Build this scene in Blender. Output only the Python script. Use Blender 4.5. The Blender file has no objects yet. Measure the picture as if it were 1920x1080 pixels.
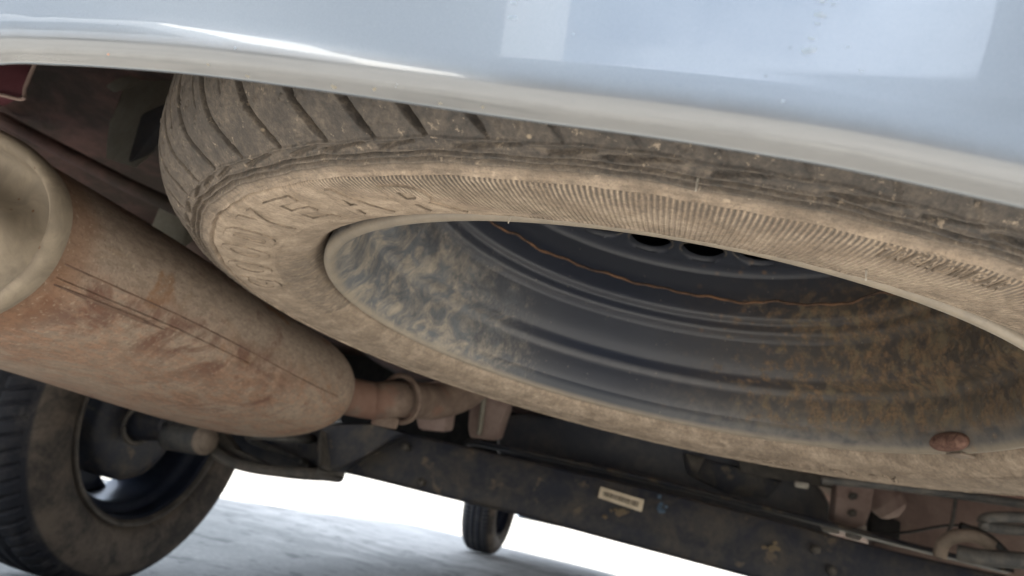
import bpy, bmesh, math, random
import numpy as np
from mathutils import Matrix, Vector
random.seed(3); np.random.seed(3)
R_ = math.radians
sc = bpy.context.scene
COL = sc.collection

# ------------------------------------------------------------------ camera
# rows of RW: world axes seen in camera axes (x right, y up, z forward)
RW = np.array([[0.9521898, -0.1402061, -0.2714349],
               [0.2163697, -0.3177569, 0.9231548],
               [0.2156822, 0.9377488, 0.2722285]])
H = 0.30
FPX = 1387.0
cam_d = bpy.data.cameras.new('camera')
cam = bpy.data.objects.new('camera', cam_d); COL.objects.link(cam)
cm = Matrix.Identity(4)
for i in range(3):
    cm[i][0] = RW[i][0]; cm[i][1] = RW[i][1]; cm[i][2] = -RW[i][2]
cm[2][3] = H
cam.matrix_world = cm
cam_d.sensor_width = 36; cam_d.lens = 36 * FPX / 1920
cam_d.clip_start = 0.01; cam_d.clip_end = 2000
cam_d.dof.use_dof = True; cam_d.dof.focus_distance = 0.27; cam_d.dof.aperture_fstop = 18
sc.camera = cam

# ------------------------------------------------------------------ world, sun, exposure
SUN_EL, SUN_AZ = R_(38), R_(95)          # azimuth clockwise from +Y (car's nose): the sun stands on the car's right
w = bpy.data.worlds.new('World'); sc.world = w; w.use_nodes = True
wn = w.node_tree.nodes; wl = w.node_tree.links
bg = wn['Background']; sky = wn.new('ShaderNodeTexSky'); sky.sky_type = 'NISHITA'
sky.sun_disc = False; sky.sun_elevation = SUN_EL; sky.sun_rotation = SUN_AZ
sky.air_density = 1.0; sky.dust_density = 2.5; sky.ozone_density = 1.0
wtc = wn.new('ShaderNodeTexCoord'); wno = wn.new('ShaderNodeTexNoise'); wno.inputs['Scale'].default_value = 2.2; wno.inputs['Detail'].default_value = 7; wno.inputs['Roughness'].default_value = .6
wmp = wn.new('ShaderNodeMapping'); wmp.inputs['Scale'].default_value = (1, 1, 2.6); wl.new(wtc.outputs['Generated'], wmp.inputs[0]); wl.new(wmp.outputs[0], wno.inputs['Vector'])
wmr = wn.new('ShaderNodeMapRange'); wmr.interpolation_type = 'SMOOTHSTEP'
for i_, v_ in enumerate((.36, .54, .05, .75)): wmr.inputs[i_ + 1].default_value = v_
wl.new(wno.outputs[0], wmr.inputs[0]); wmx = wn.new('ShaderNodeMix'); wmx.data_type = 'RGBA'
wl.new(wmr.outputs[0], wmx.inputs[0]); wl.new(sky.outputs[0], wmx.inputs[6]); wmx.inputs[7].default_value = (9.3, 10.3, 11.8, 1)   # thin bright cloud
wl.new(wmx.outputs[2], bg.inputs[0]); bg.inputs[1].default_value = 0.068
sd = bpy.data.lights.new('sun', 'SUN'); sun = bpy.data.objects.new('sun', sd); COL.objects.link(sun)
sd.energy = 5.0; sd.angle = R_(0.5); sd.color = (1.0, 0.94, 0.84)
sdir = Vector((math.sin(SUN_AZ) * math.cos(SUN_EL), math.cos(SUN_AZ) * math.cos(SUN_EL), math.sin(SUN_EL)))
sun.rotation_euler = sdir.to_track_quat('Z', 'Y').to_euler()
sc.view_settings.view_transform = 'Standard'; sc.view_settings.look = 'None'
sc.view_settings.exposure = 2.76; sc.view_settings.gamma = 1
sc.cycles.max_bounces = 10; sc.cycles.diffuse_bounces = 6

# ------------------------------------------------------------------ helpers
def at(x, y, Y=None, Z=None):
    """world point seen at photo pixel (x, y) lying at car depth Y or height Z"""
    d = RW @ np.array([(x - 960) / FPX, -(y - 540) / FPX, 1.0])
    t = Y / d[1] if Y is not None else (Z - H) / d[2]
    return np.array([0, 0, H]) + t * d

def tag(o, label=None, cat=None, group=None, kind=None):
    if label: o['label'] = label
    if cat: o['category'] = cat
    if group: o['group'] = group
    if kind: o['kind'] = kind
    return o

def empty(name, loc=(0, 0, 0), parent=None):
    o = bpy.data.objects.new(name, None); COL.objects.link(o); o.location = loc
    o.empty_display_size = 0.05
    if parent: o.parent = parent
    return o

def mesh_obj(name, me, mat, parent=None, smooth=True):
    o = bpy.data.objects.new(name, me); COL.objects.link(o)
    if mat: me.materials.append(mat)
    if smooth: me.polygons.foreach_set('use_smooth', [True] * len(me.polygons))
    if parent is not None: o.parent = parent
    return o

def pyobj(name, V, F, mat, parent=None, smooth=True):
    me = bpy.data.meshes.new(name)
    me.from_pydata([tuple(map(float, v)) for v in V], [], F); me.update()
    return mesh_obj(name, me, mat, parent, smooth)

def grid_obj(name, P, mat, parent=None, close_u=False, close_v=False, flip=False):
    """P: (nu, nv, 3) array -> quad grid"""
    nu, nv = P.shape[:2]
    me = bpy.data.meshes.new(name)
    idx = np.arange(nu * nv).reshape(nu, nv)
    a = idx if close_u else idx[:-1]
    b = np.roll(idx, -1, 0) if close_u else idx[1:]
    def cols(m):
        return (m, np.roll(m, -1, 1)) if close_v else (m[:, :-1], m[:, 1:])
    a0, a1 = cols(a); b0, b1 = cols(b)
    q = np.stack([a0, a1, b1, b0], -1).reshape(-1, 4)
    if flip: q = q[:, ::-1]
    nf = len(q)
    me.vertices.add(nu * nv); me.vertices.foreach_set('co', P.reshape(-1).astype(np.float32))
    me.loops.add(nf * 4); me.loops.foreach_set('vertex_index', q.reshape(-1).astype(np.int32))
    me.polygons.add(nf); me.polygons.foreach_set('loop_start', (np.arange(nf) * 4).astype(np.int32))
    me.update(calc_edges=True)
    return mesh_obj(name, me, mat, parent)

def revolve(name, prof, n, mat, parent=None, a0=0, a1=2 * math.pi, closed=True):
    prof = np.asarray(prof, float)
    th = np.linspace(a0, a1, n, endpoint=not closed)
    P = np.zeros((n, len(prof), 3))
    P[:, :, 0] = np.cos(th)[:, None] * prof[None, :, 0]
    P[:, :, 1] = np.sin(th)[:, None] * prof[None, :, 0]
    P[:, :, 2] = prof[None, :, 1]
    return grid_obj(name, P, mat, parent, close_u=closed)

def smooth_line(pts, n):
    """Catmull-Rom resample"""
    p = np.asarray(pts, float)
    q = np.vstack([2 * p[0] - p[1], p, 2 * p[-1] - p[-2]])
    out = []
    m = len(p) - 1
    for t in np.linspace(0, m, n):
        i = min(int(t), m - 1); u = t - i
        a, b, c, d = q[i], q[i + 1], q[i + 2], q[i + 3]
        out.append(0.5 * ((2 * b) + (-a + c) * u + (2 * a - 5 * b + 4 * c - d) * u * u + (-a + 3 * b - 3 * c + d) * u ** 3))
    return np.array(out)

def tube(name, pts, r, mat, parent=None, n=40, k=14, taper=None):
    c = smooth_line(pts, n)
    T = np.gradient(c, axis=0); T /= np.linalg.norm(T, axis=1)[:, None]
    up = np.array([0.13, 0.07, 1.0]); N = np.zeros_like(T)
    for i in range(len(c)):
        u = up - T[i] * (up @ T[i])
        if i and np.linalg.norm(u) < 0.3: u = N[i - 1] - T[i] * (N[i - 1] @ T[i])
        N[i] = u / np.linalg.norm(u)
    B = np.cross(T, N)
    th = np.linspace(0, 2 * math.pi, k, endpoint=False)
    rr = np.full(n, r) if taper is None else r * np.interp(np.linspace(0, 1, n), taper[0], taper[1])
    P = c[:, None, :] + rr[:, None, None] * (np.cos(th)[None, :, None] * N[:, None, :] + np.sin(th)[None, :, None] * B[:, None, :])
    caps0 = np.repeat(c[:1, None, :], k, 1); caps1 = np.repeat(c[-1:, None, :], k, 1)
    return grid_obj(name, np.concatenate([caps0, P, caps1], 0), mat, parent, close_v=True)

def bm_obj(name, bm, mat, parent=None, smooth=False, bevel=0, seg=2):
    if bevel:
        bmesh.ops.bevel(bm, geom=bm.edges[:], offset=bevel, segments=seg, affect='EDGES', profile=0.5)
    bmesh.ops.recalc_face_normals(bm, faces=bm.faces[:])
    me = bpy.data.meshes.new(name); bm.to_mesh(me); bm.free()
    o = mesh_obj(name, me, mat, parent, smooth)
    return o

def prism(name, poly, vec, mat, parent=None, bevel=0.003, smooth=True):
    """planar polygon (list of 3D points) swept along vec, edges rounded"""
    bm = bmesh.new()
    a = [bm.verts.new(tuple(p)) for p in poly]
    b = [bm.verts.new(tuple(np.asarray(p) + np.asarray(vec))) for p in poly]
    bm.faces.new(a); bm.faces.new(b[::-1])
    for i in range(len(a)):
        j = (i + 1) % len(a); bm.faces.new([a[j], a[i], b[i], b[j]])
    o = bm_obj(name, bm, mat, parent, smooth, bevel)
    if smooth:
        try:
            o.data.set_sharp_from_angle(angle=R_(38))
        except Exception: pass
    return o

def box(name, c, s, mat, parent=None, bevel=0.003, rot=None):
    bm = bmesh.new(); bmesh.ops.create_cube(bm, size=1)
    bmesh.ops.scale(bm, vec=s, verts=bm.verts)
    if rot: bmesh.ops.rotate(bm, matrix=rot, verts=bm.verts)
    bmesh.ops.translate(bm, vec=c, verts=bm.verts)
    o = bm_obj(name, bm, mat, parent, True, bevel)
    try: o.data.set_sharp_from_angle(angle=R_(38))
    except Exception: pass
    return o

# ------------------------------------------------------------------ node material helper
class NT:
    def __init__(s, name):
        s.m = bpy.data.materials.new(name); s.m.use_nodes = True
        s.t = s.m.node_tree; s.n = s.t.nodes; s.l = s.t.links
        s.b = s.n['Principled BSDF']
        s.tc = s.n.new('ShaderNodeTexCoord')
        s.obj = s.tc.outputs['Object']
    def val(s, x, sock):
        if isinstance(x, (int, float)): sock.default_value = x
        elif isinstance(x, tuple): sock.default_value = x if len(x) == len(sock.default_value) else (*x, 1)
        else: s.l.new(x, sock)
    def math(s, op, a, b=0.0, c=None, clamp=False):
        n = s.n.new('ShaderNodeMath'); n.operation = op; n.use_clamp = clamp
        s.val(a, n.inputs[0]); s.val(b, n.inputs[1])
        if c is not None: s.val(c, n.inputs[2])
        return n.outputs[0]
    def mapping(s, v, scale=(1, 1, 1), loc=(0, 0, 0), rot=(0, 0, 0)):
        n = s.n.new('ShaderNodeMapping'); s.l.new(v, n.inputs[0])
        n.inputs['Location'].default_value = loc; n.inputs['Rotation'].default_value = rot; n.inputs['Scale'].default_value = scale
        return n.outputs[0]
    def noise(s, scale, detail=6, rough=0.6, dist=0.0, vec=None, out=0):
        n = s.n.new('ShaderNodeTexNoise'); s.l.new(vec if vec is not None else s.obj, n.inputs['Vector'])
        n.inputs['Scale'].default_value = scale; n.inputs['Detail'].default_value = detail
        n.inputs['Roughness'].default_value = rough; n.inputs['Distortion'].default_value = dist
        return n.outputs[out]
    def voronoi(s, scale, vec=None, feature='F1', out='Distance'):
        n = s.n.new('ShaderNodeTexVoronoi'); n.feature = feature; s.l.new(vec if vec is not None else s.obj, n.inputs['Vector'])
        n.inputs['Scale'].default_value = scale
        return n.outputs[out]
    def ramp(s, f, stops):
        n = s.n.new('ShaderNodeValToRGB'); s.val(f, n.inputs[0]); cr = n.color_ramp
        while len(cr.elements) < len(stops): cr.elements.new(0.5)
        for e, (p, c) in zip(cr.elements, stops):
            e.position = p; e.color = (c, c, c, 1) if isinstance(c, (int, float)) else (*c, 1)
        return n.outputs[0]
    def step(s, f, a, b):
        """0 below a, 1 above b (a may exceed b)"""
        n = s.n.new('ShaderNodeMapRange'); n.interpolation_type = 'SMOOTHSTEP'; s.val(f, n.inputs[0])
        if a < b: v = (a, b, 0, 1)
        else: v = (b, a, 1, 0)
        for i, x in enumerate(v): n.inputs[i + 1].default_value = x
        return n.outputs[0]
    def mix(s, f, a, b):
        n = s.n.new('ShaderNodeMix'); n.data_type = 'RGBA'
        s.val(f, n.inputs[0]); s.val(a, n.inputs[6]); s.val(b, n.inputs[7])
        return n.outputs[2]
    def bump(s, h, strength=0.3, dist=0.001, normal=None):
        n = s.n.new('ShaderNodeBump'); n.inputs['Strength'].default_value = strength; n.inputs['Distance'].default_value = dist
        s.l.new(h, n.inputs['Height'])
        if normal is not None: s.l.new(normal, n.inputs['Normal'])
        return n.outputs[0]
    def set(s, color=None, rough=None, metal=None, normal=None, spec=None, coat=None, coat_rough=None):
        if color is not None: s.val(color, s.b.inputs['Base Color'])
        if rough is not None: s.val(rough, s.b.inputs['Roughness'])
        if metal is not None: s.val(metal, s.b.inputs['Metallic'])
        if normal is not None: s.l.new(normal, s.b.inputs['Normal'])
        if spec is not None: s.val(spec, s.b.inputs['Specular IOR Level'])
        if coat is not None: s.val(coat, s.b.inputs['Coat Weight'])
        if coat_rough is not None: s.val(coat_rough, s.b.inputs['Coat Roughness'])
        return s.m
    def xyz(s, v=None):
        n = s.n.new('ShaderNodeSeparateXYZ'); s.l.new(v if v is not None else s.obj, n.inputs[0]); return n.outputs

S = 1.096                                  # true size of the spare relative to the fitted unit size
DUST = (0.47, 0.355, 0.25)

def mat_spare_tyre():
    t = NT('dusty_tyre_rubber'); X, Y, Z = t.xyz()
    r = t.math('DIVIDE', t.math('SQRT', t.math('ADD', t.math('MULTIPLY', X, X), t.math('MULTIPLY', Y, Y))), S)
    ang = t.math('ARCTAN2', Y, X)
    deg = t.math('MULTIPLY', ang, 57.29578)
    big = t.noise(14, 5, 0.6, 0.6); mid = t.noise(70, 6, 0.65, 0.3); fine = t.noise(420, 5, 0.7); grit = t.noise(1500, 3, 0.7)
    # radial streaks
    comb = t.n.new('ShaderNodeCombineXYZ'); t.l.new(t.math('MULTIPLY', ang, 3.0), comb.inputs[0]); t.l.new(t.math('MULTIPLY', r, 9), comb.inputs[1])
    streak = t.noise(22, 6, 0.62, 0.8, comb.outputs[0])
    comb2 = t.n.new('ShaderNodeCombineXYZ'); t.l.new(t.math('MULTIPLY', ang, 2.4), comb2.inputs[0]); t.l.new(t.math('MULTIPLY', r, 60), comb2.inputs[1])
    ringst = t.noise(7, 6, 0.6, 0.5, comb2.outputs[0])
    side = t.step(t.math('ADD', r, t.math('MULTIPLY', t.math('SUBTRACT', mid, .5), .003)), 0.2385, 0.2335)                       # 1 on the sidewall
    outer = t.step(r, 0.241, 0.248)                       # 1 on the tread
    # amount of dust
    d_side = t.math('ADD', t.math('MULTIPLY', streak, 0.45), t.math('ADD', t.math('MULTIPLY', big, 0.45), t.math('MULTIPLY', mid, 0.35)))
    d_side = t.step(d_side, 0.36, 0.72)
    d_tr = t.math('ADD', t.math('MULTIPLY', fine, 0.40), t.math('ADD', t.math('MULTIPLY', big, 0.35), t.math('MULTIPLY', mid, 0.45)))
    left = t.step(deg, 95, 150)
    d_tr = t.math('MULTIPLY_ADD', t.step(d_tr, 0.45, 0.98), 0.50, t.math('MULTIPLY_ADD', left, 0.24, 0.02), clamp=True)
    d_mid = t.math('MULTIPLY_ADD', t.step(t.math('MULTIPLY_ADD', ringst, .6, t.math('MULTIPLY', fine, .4)), 0.36, 0.72), 0.62, t.math('MULTIPLY', left, 0.34), clamp=True)
    dust = t.math('ADD', t.math('MULTIPLY', t.math('MULTIPLY_ADD', d_side, 0.42, 0.56), side), t.math('MULTIPLY', d_mid, t.math('SUBTRACT', 1.0, t.math('ADD', side, outer), clamp=True)))
    dust = t.math('ADD', dust, t.math('MULTIPLY', d_tr, outer), clamp=True)
    # grey rubbed patches low on the left, round the bead
    rub = t.math('MULTIPLY', t.math('MULTIPLY', t.step(deg, 138, 152), t.step(deg, 235, 215)), t.step(r, 0.2065, 0.200))
    deg2 = t.math('ADD', deg, 0)
    rub = t.math('MULTIPLY', rub, t.step(t.math('ADD', t.math('MULTIPLY', streak, 0.6), t.math('MULTIPLY', mid, 0.5)), 0.47, 0.62))
    dust = t.math('SUBTRACT', dust, t.math('MULTIPLY', rub, 0.5), clamp=True)
    far = t.math('MULTIPLY', t.step(Y, 0.05, -0.10), t.step(t.math('ADD', r, t.math('MULTIPLY', t.math('SUBTRACT', mid, .5), .02)), 0.224, 0.214))
    dust = t.math('SUBTRACT', dust, t.math('MULTIPLY', far, t.math('MULTIPLY_ADD', t.step(streak, .42, .60), 0.26, 0.02)), clamp=True)
    # serrations
    rib = t.math('MULTIPLY_ADD', t.math('SINE', t.math('MULTIPLY', ang, 940)), 0.5, 0.5)
    in_l = t.step(deg, 122, 108)
    inner = t.math('MULTIPLY_ADD', t.step(deg, 96, 108), 0.021, 0.199)
    rm = t.math('MULTIPLY', t.math('MULTIPLY', in_l, t.step(r, 0.2325, 0.2318)), t.step(t.math('SUBTRACT', r, inner), -0.004, 0.010))
    rm = t.math('MULTIPLY', rm, t.step(deg, -60, -20))
    rm = t.math('MULTIPLY', rm, t.step(t.math('ADD', t.math('MULTIPLY', mid, 0.6), t.math('MULTIPLY', big, 0.4)), 0.30, 0.46))
    outfade = t.step(t.math('ADD', r, t.math('MULTIPLY', t.math('SUBTRACT', mid, 0.5), 0.02)), 0.215, 0.2315)
    ribdark = t.math('MULTIPLY', t.math('MULTIPLY', rm, t.math('MULTIPLY_ADD', outfade, 0.75, 0.22)), t.math('POWER', t.math('SUBTRACT', 1.0, rib), 1.3))
    dust = t.math('MULTIPLY', dust, t.math('SUBTRACT', 1.0, t.math('MULTIPLY', ribdark, 0.85)), clamp=True)
    dust = t.math('MULTIPLY', dust, t.math('SUBTRACT', 1.0, t.math('MULTIPLY', t.step(r, 0.2310, 0.2335), t.math('MULTIPLY_ADD', t.step(ringst, .4, .65), 0.22, 0.26))), clamp=True)
    dust = t.math('MULTIPLY', dust, t.math('MULTIPLY_ADD', t.step(t.math('MULTIPLY_ADD', grit, .5, t.math('MULTIPLY', fine, .5)), 0.38, 0.58), 0.34, 0.66), clamp=True)
    dcol = t.mix(t.step(mid, 0.35, 0.7), (0.36, 0.278, 0.203), (0.53, 0.420, 0.315))
    rubber = t.mix(fine, (0.030, 0.029, 0.030), (0.075, 0.068, 0.062))
    # the pale dry specks on the tread
    sp = t.math('MULTIPLY', t.step(t.voronoi(160), 0.16, 0.05), t.step(t.noise(35, 3), 0.52, 0.62))
    col = t.mix(dust, rubber, dcol)
    col = t.mix(t.math('MULTIPLY', sp, 0.55), col, (0.50, 0.40, 0.28))
    g1 = t.noise(760, 3, 0.75); g2 = t.noise(260, 4, 0.75)
    col = t.mix(t.math('MULTIPLY', t.step(g1, 0.56, 0.70), 0.50), col, (0.085, 0.068, 0.054))
    col = t.mix(t.math('MULTIPLY', t.step(g2, 0.60, 0.72), 0.45), col, (0.60, 0.48, 0.355))
    col = t.mix(t.math('MULTIPLY', t.math('MULTIPLY', t.step(t.noise(30, 6, 0.7, 0.8), 0.55, 0.70), side), 0.38), col, (0.20, 0.155, 0.118))
    h = t.math('ADD', t.math('MULTIPLY', rib, t.math('MULTIPLY', rm, 0.8)), t.math('ADD', t.math('MULTIPLY', fine, 0.6), t.math('MULTIPLY', mid, 0.9)))
    return t.set(col, t.math('MULTIPLY_ADD', dust, 0.25, 0.62), 0, t.bump(h, 1.0, 0.0009), spec=0.3)

def mat_rim():
    t = NT('wheel_paint_with_dust_and_rust'); X, Y, Z = t.xyz()
    r = t.math('DIVIDE', t.math('SQRT', t.math('ADD', t.math('MULTIPLY', X, X), t.math('MULTIPLY', Y, Y))), S)
    z = t.math('DIVIDE', Z, S)
    x = t.math('DIVIDE', X, S)
    big = t.noise(16, 4, 0.55, 0.5); swirl = t.noise(60, 7, 0.72, 1.1); mid = t.noise(90, 6, 0.65, 0.4); fine = t.noise(420, 4, 0.7)
    ang = t.math('ARCTAN2', Y, X)
    blot = t.noise(48, 5, 0.7, 1.5)
    # dried dust: left side (x negative), drawn out up the barrel
    cb = t.n.new('ShaderNodeCombineXYZ'); t.l.new(t.math('MULTIPLY', ang, 15.0), cb.inputs[0]); t.l.new(t.math('MULTIPLY', z, 24), cb.inputs[1]); t.l.new(t.math('MULTIPLY', r, 20), cb.inputs[2])
    run = t.noise(15, 7, 0.66, 0.9, cb.outputs[0]); wash = t.noise(44, 6, 0.7, 0.6)
    dm = t.math('MULTIPLY', t.step(x, -0.035, -0.165), t.step(z, -0.125, -0.030))
    dthr = t.math('ADD', t.math('ADD', t.math('MULTIPLY', run, 0.42), t.math('MULTIPLY', wash, 0.38)), t.math('MULTIPLY_ADD', dm, 0.40, t.math('MULTIPLY', mid, 0.20)))
    d = t.math('MULTIPLY', t.math('MULTIPLY', t.step(dthr, 0.70, 1.00), t.step(dm, 0.0, 0.40)), 0.95)
    film = t.math('MULTIPLY', t.step(dm, 0.05, 0.8), 0.12)
    lip = t.math('MULTIPLY', t.step(z, -0.0050, -0.0010), 0.8)
    specks = t.math('MULTIPLY', t.step(t.voronoi(210), 0.13, 0.04), t.step(t.noise(60, 3), 0.50, 0.58))
    edge = t.math('MULTIPLY', t.step(z, -0.004, 0.0002), t.math('MULTIPLY_ADD', mid, 0.6, 0.4))
    # rust: right side
    rm = t.step(x, -0.12, 0.145)
    rz = t.math('MULTIPLY', t.step(z, -0.118, -0.080), t.step(z, 0.0, -0.018))
    rn = t.math('ADD', t.math('MULTIPLY', t.noise(115, 5, 0.65, 0.1), 0.62), t.math('ADD', t.math('MULTIPLY', mid, 0.22), t.math('MULTIPLY', big, 0.16)))
    rthr = t.math('ADD', t.math('MULTIPLY', t.math('SUBTRACT', rn, 0.5), 2.6), t.math('MULTIPLY_ADD', rm, 0.62, -0.50))
    rust = t.math('MULTIPLY', t.math('MULTIPLY', t.step(rthr, -0.06, 0.30), t.step(x, -0.14, 0.06)), rz)
    rs = t.math('MULTIPLY', t.math('MULTIPLY', t.step(t.voronoi(95), 0.30, 0.10), t.step(t.noise(30, 3), 0.44, 0.56)), t.step(x, -0.02, 0.05))
    paint = t.mix(big, (0.013, 0.017, 0.030), (0.028, 0.033, 0.047))
    paint = t.mix(t.math('MULTIPLY', t.step(z, -0.016, -0.004), 0.30), paint, (0.12, 0.13, 0.14))
    for zc, wd_, am in ((-.0312, .0042, .55), (-.0672, .0026, .55), (-.0768, .0022, .5), (-.1125, .0028, .55)):
        paint = t.mix(t.math('MULTIPLY', t.step(t.math('ABSOLUTE', t.math('SUBTRACT', z, zc)), wd_, wd_ * .3), t.math('MULTIPLY_ADD', mid, am * .8, am * .5)), paint, (0.105, 0.105, 0.112))  # light caught on the rounded steps, painted as paler bands
    paint = t.mix(t.step(z, -0.094, -0.100), paint, (0.034, 0.038, 0.050))
    paint = t.mix(t.math('MULTIPLY', t.math('MULTIPLY', t.step(x, -0.06, 0.14), t.step(z, -0.036, -0.010)), t.math('MULTIPLY_ADD', t.step(mid, .35, .65), .45, .20)), paint, (0.26, 0.235, 0.20))
    rcol = t.mix(t.step(fine, 0.35, 0.65), (0.095, 0.064, 0.040), (0.25, 0.150, 0.075))
    rcol = t.mix(t.step(swirl, 0.45, 0.65), rcol, (0.20, 0.155, 0.09))
    paint = t.mix(t.math('MULTIPLY', t.math('MULTIPLY', t.step(x, -0.05, 0.15), rz), t.math('MULTIPLY_ADD', t.step(mid, .35, .65), .3, .5)), paint, (0.095, 0.074, 0.050))
    dcol = t.mix(t.step(blot, 0.38, 0.66), (0.15, 0.16, 0.17), (0.42, 0.36, 0.28))
    paint = t.mix(film, paint, (0.22, 0.21, 0.195))
    col = t.mix(d, paint, dcol)
    col = t.mix(t.math('MULTIPLY', rust, 0.62), col, rcol)
    col = t.mix(t.math('MULTIPLY', rs, 0.45), col, (0.25, 0.15, 0.08))
    col = t.mix(t.math('MULTIPLY', specks, 0.6), col, (0.36, 0.31, 0.24))
    col = t.mix(edge, col, (0.34, 0.285, 0.215))
    h = t.math('ADD', t.math('MULTIPLY', d, 0.8), t.math('ADD', t.math('MULTIPLY', fine, 0.35), t.math('MULTIPLY', rust, 0.6)))
    ro = t.math('MULTIPLY_ADD', t.math('MAXIMUM', d, rust), 0.35, 0.40)
    return t.set(col, ro, 0.0, t.bump(h, 0.45, 0.0006), spec=0.5)

def mat_lip_dust():
    t = NT('dusty_hole_edge'); m = t.noise(200)
    return t.set(t.mix(m, (0.10, 0.09, 0.08), (0.22, 0.19, 0.155)), 0.8)

def mat_muffler():
    t = NT('rusty_dusty_exhaust_steel')
    st = t.mapping(t.obj, (1, 0.45, 1))
    big = t.noise(9, 5, 0.6, 0.7); mid = t.noise(38, 7, 0.68, 0.9, st); fine = t.noise(230, 5, 0.7, 0.3, st); blob = t.noise(26, 3, 0.5, 0.4)
    X, Y, Z = t.xyz()
    under = t.step(t.math('ADD', Z, t.math('MULTIPLY', t.math('SUBTRACT', big, 0.5), 0.05)), 0.01, -0.035)
    f = t.math('ADD', t.math('MULTIPLY', mid, 0.6), t.math('MULTIPLY', big, 0.4))
    dust = t.mix(t.step(fine, 0.3, 0.7), (0.25, 0.192, 0.145), (0.40, 0.312, 0.235))
    rust = t.mix(t.step(fine, 0.35, 0.65), (0.175, 0.094, 0.060), (0.33, 0.190, 0.122))
    low = t.mix(t.math('MULTIPLY', t.step(t.math('MULTIPLY_ADD', fine, .35, t.math('MULTIPLY', f, .65)), 0.42, 0.56), .8), dust, rust)
    f2 = t.step(blob, 0.60, 0.68)
    hi = t.mix(t.math('MULTIPLY', f2, t.step(mid, 0.4, 0.6)), t.mix(t.step(fine, .35, .65), (0.225, 0.175, 0.135), (0.32, 0.25, 0.195)), (0.22, 0.115, 0.06))
    hi = t.mix(t.math('MULTIPLY', t.step(mid, 0.5, 0.75), 0.6), hi, (0.27, 0.185, 0.115))
    col = t.mix(under, hi, low)
    col = t.mix(t.math('MULTIPLY', t.step(t.noise(13, 7, 0.75, 1.2), 0.55, 0.68), 0.65), col, (0.125, 0.060, 0.046))
    band = t.math('MULTIPLY', t.math('MULTIPLY', t.step(Z, -0.055, -0.030), t.step(Z, 0.0, -0.014)), t.step(Y, 0.10, -0.02))
    col = t.mix(t.math('MULTIPLY', t.math('MULTIPLY', band, t.step(t.noise(20, 7, 0.7, 0.8), 0.44, 0.58)), 0.75), col, (0.135, 0.066, 0.046))
    near = t.step(t.math('ADD', Y, t.math('MULTIPLY', t.math('SUBTRACT', mid, 0.5), 0.03)), -0.200, -0.222)
    col = t.mix(t.math('MULTIPLY', near, 0.6), col, (0.20, 0.105, 0.06))
    col = t.mix(t.math('MULTIPLY', t.step(t.noise(520, 3, 0.6), 0.56, 0.68), 0.45), col, (0.10, 0.065, 0.05))
    col = t.mix(t.math('MULTIPLY', t.step(t.noise(340, 3, 0.6, 0.4), 0.58, 0.70), 0.4), col, (0.48, 0.39, 0.29))
    h = t.math('ADD', mid, t.math('MULTIPLY', fine, 0.7))
    return t.set(col, 0.75, 0.0, t.bump(h, 0.6, 0.0014), spec=0.25)

def mat_endcap():
    t = NT('dusty_end_cap_steel')
    X, Y, Z = t.xyz()
    mid = t.noise(45, 6, 0.65, 0.8); fine = t.noise(260, 4, 0.7); big = t.noise(12, 4)
    col = t.mix(t.step(mid, 0.35, 0.7), (0.22, 0.180, 0.134), (0.33, 0.272, 0.202))
    col = t.mix(t.math('MULTIPLY', t.step(big, 0.5, 0.7), 0.5), col, (0.21, 0.18, 0.145))
    col = t.mix(t.step(t.voronoi(75), 0.09, 0.04), col, (0.16, 0.08, 0.04))
    return t.set(col, 0.68, 0.1, t.bump(fine, 0.35, 0.0006), spec=0.35)

def mat_simple(name, c0, c1, scale, rough=0.7, metal=0.0, dist=0.5, bump=0.25, bd=0.001, spec=0.3, lo=0.35, hi=0.7, spots=None, sm=(1, 1, 1)):
    t = NT(name); v = t.mapping(t.obj, sm)
    a = t.noise(scale, 6, 0.62, dist, v); b = t.noise(scale * 6, 5, 0.7, 0, v)
    f = t.math('ADD', t.math('MULTIPLY', a, 0.7), t.math('MULTIPLY', b, 0.3))
    col = t.mix(t.step(f, lo, hi), c0, c1)
    if spots:
        col = t.mix(t.math('MULTIPLY', t.step(t.noise(spots[1], 4, 0.6), spots[2], spots[2] + 0.08), spots[3]), col, spots[0])
    return t.set(col, rough, metal, t.bump(t.math('ADD', a, b), bump, bd), spec=spec)

def mat_car_paint():
    t = NT('silver_car_paint')
    X, Y, Z = t.xyz()
    fl = t.noise(2600, 2, 0.5); big = t.noise(5, 3, 0.5); lip_noise = t.noise(60, 6, 0.7)
    base = t.mix(fl, (0.205, 0.23, 0.255), (0.27, 0.295, 0.32))
    at_ = t.n.new('ShaderNodeAttribute'); at_.attribute_name = 'above_lip'
    lh = t.math('ADD', at_.outputs['Fac'], t.math('MULTIPLY', t.math('SUBTRACT', lip_noise, 0.5), 0.003))
    low = t.math('MULTIPLY', t.step(lh, 0.0088, 0.0045), t.step(at_.outputs['Fac'], 0.0, 0.0004))
    base = t.mix(t.math('MULTIPLY', low, 0.75), base, (0.150, 0.148, 0.144))  # mirrored ground painted into the lip colour as a grey band
    base = t.mix(t.math('MULTIPLY', t.step(lh, 0.0028, 0.0012), t.math('MULTIPLY', low, 0.6)), base, (0.115, 0.118, 0.122))  # darker painted reflection right at the lip edge
    dots = t.math('MULTIPLY', t.step(t.voronoi(190), 0.070, 0.035), t.step(t.noise(38, 2), 0.58, 0.64))
    base = t.mix(dots, base, (0.16, 0.17, 0.18))
    wob = t.noise(9, 2, 0.4)
    return t.set(base, 0.26, 0.55, t.bump(wob, 0.09, 0.004), spec=0.5, coat=1.0, coat_rough=0.02)

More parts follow.
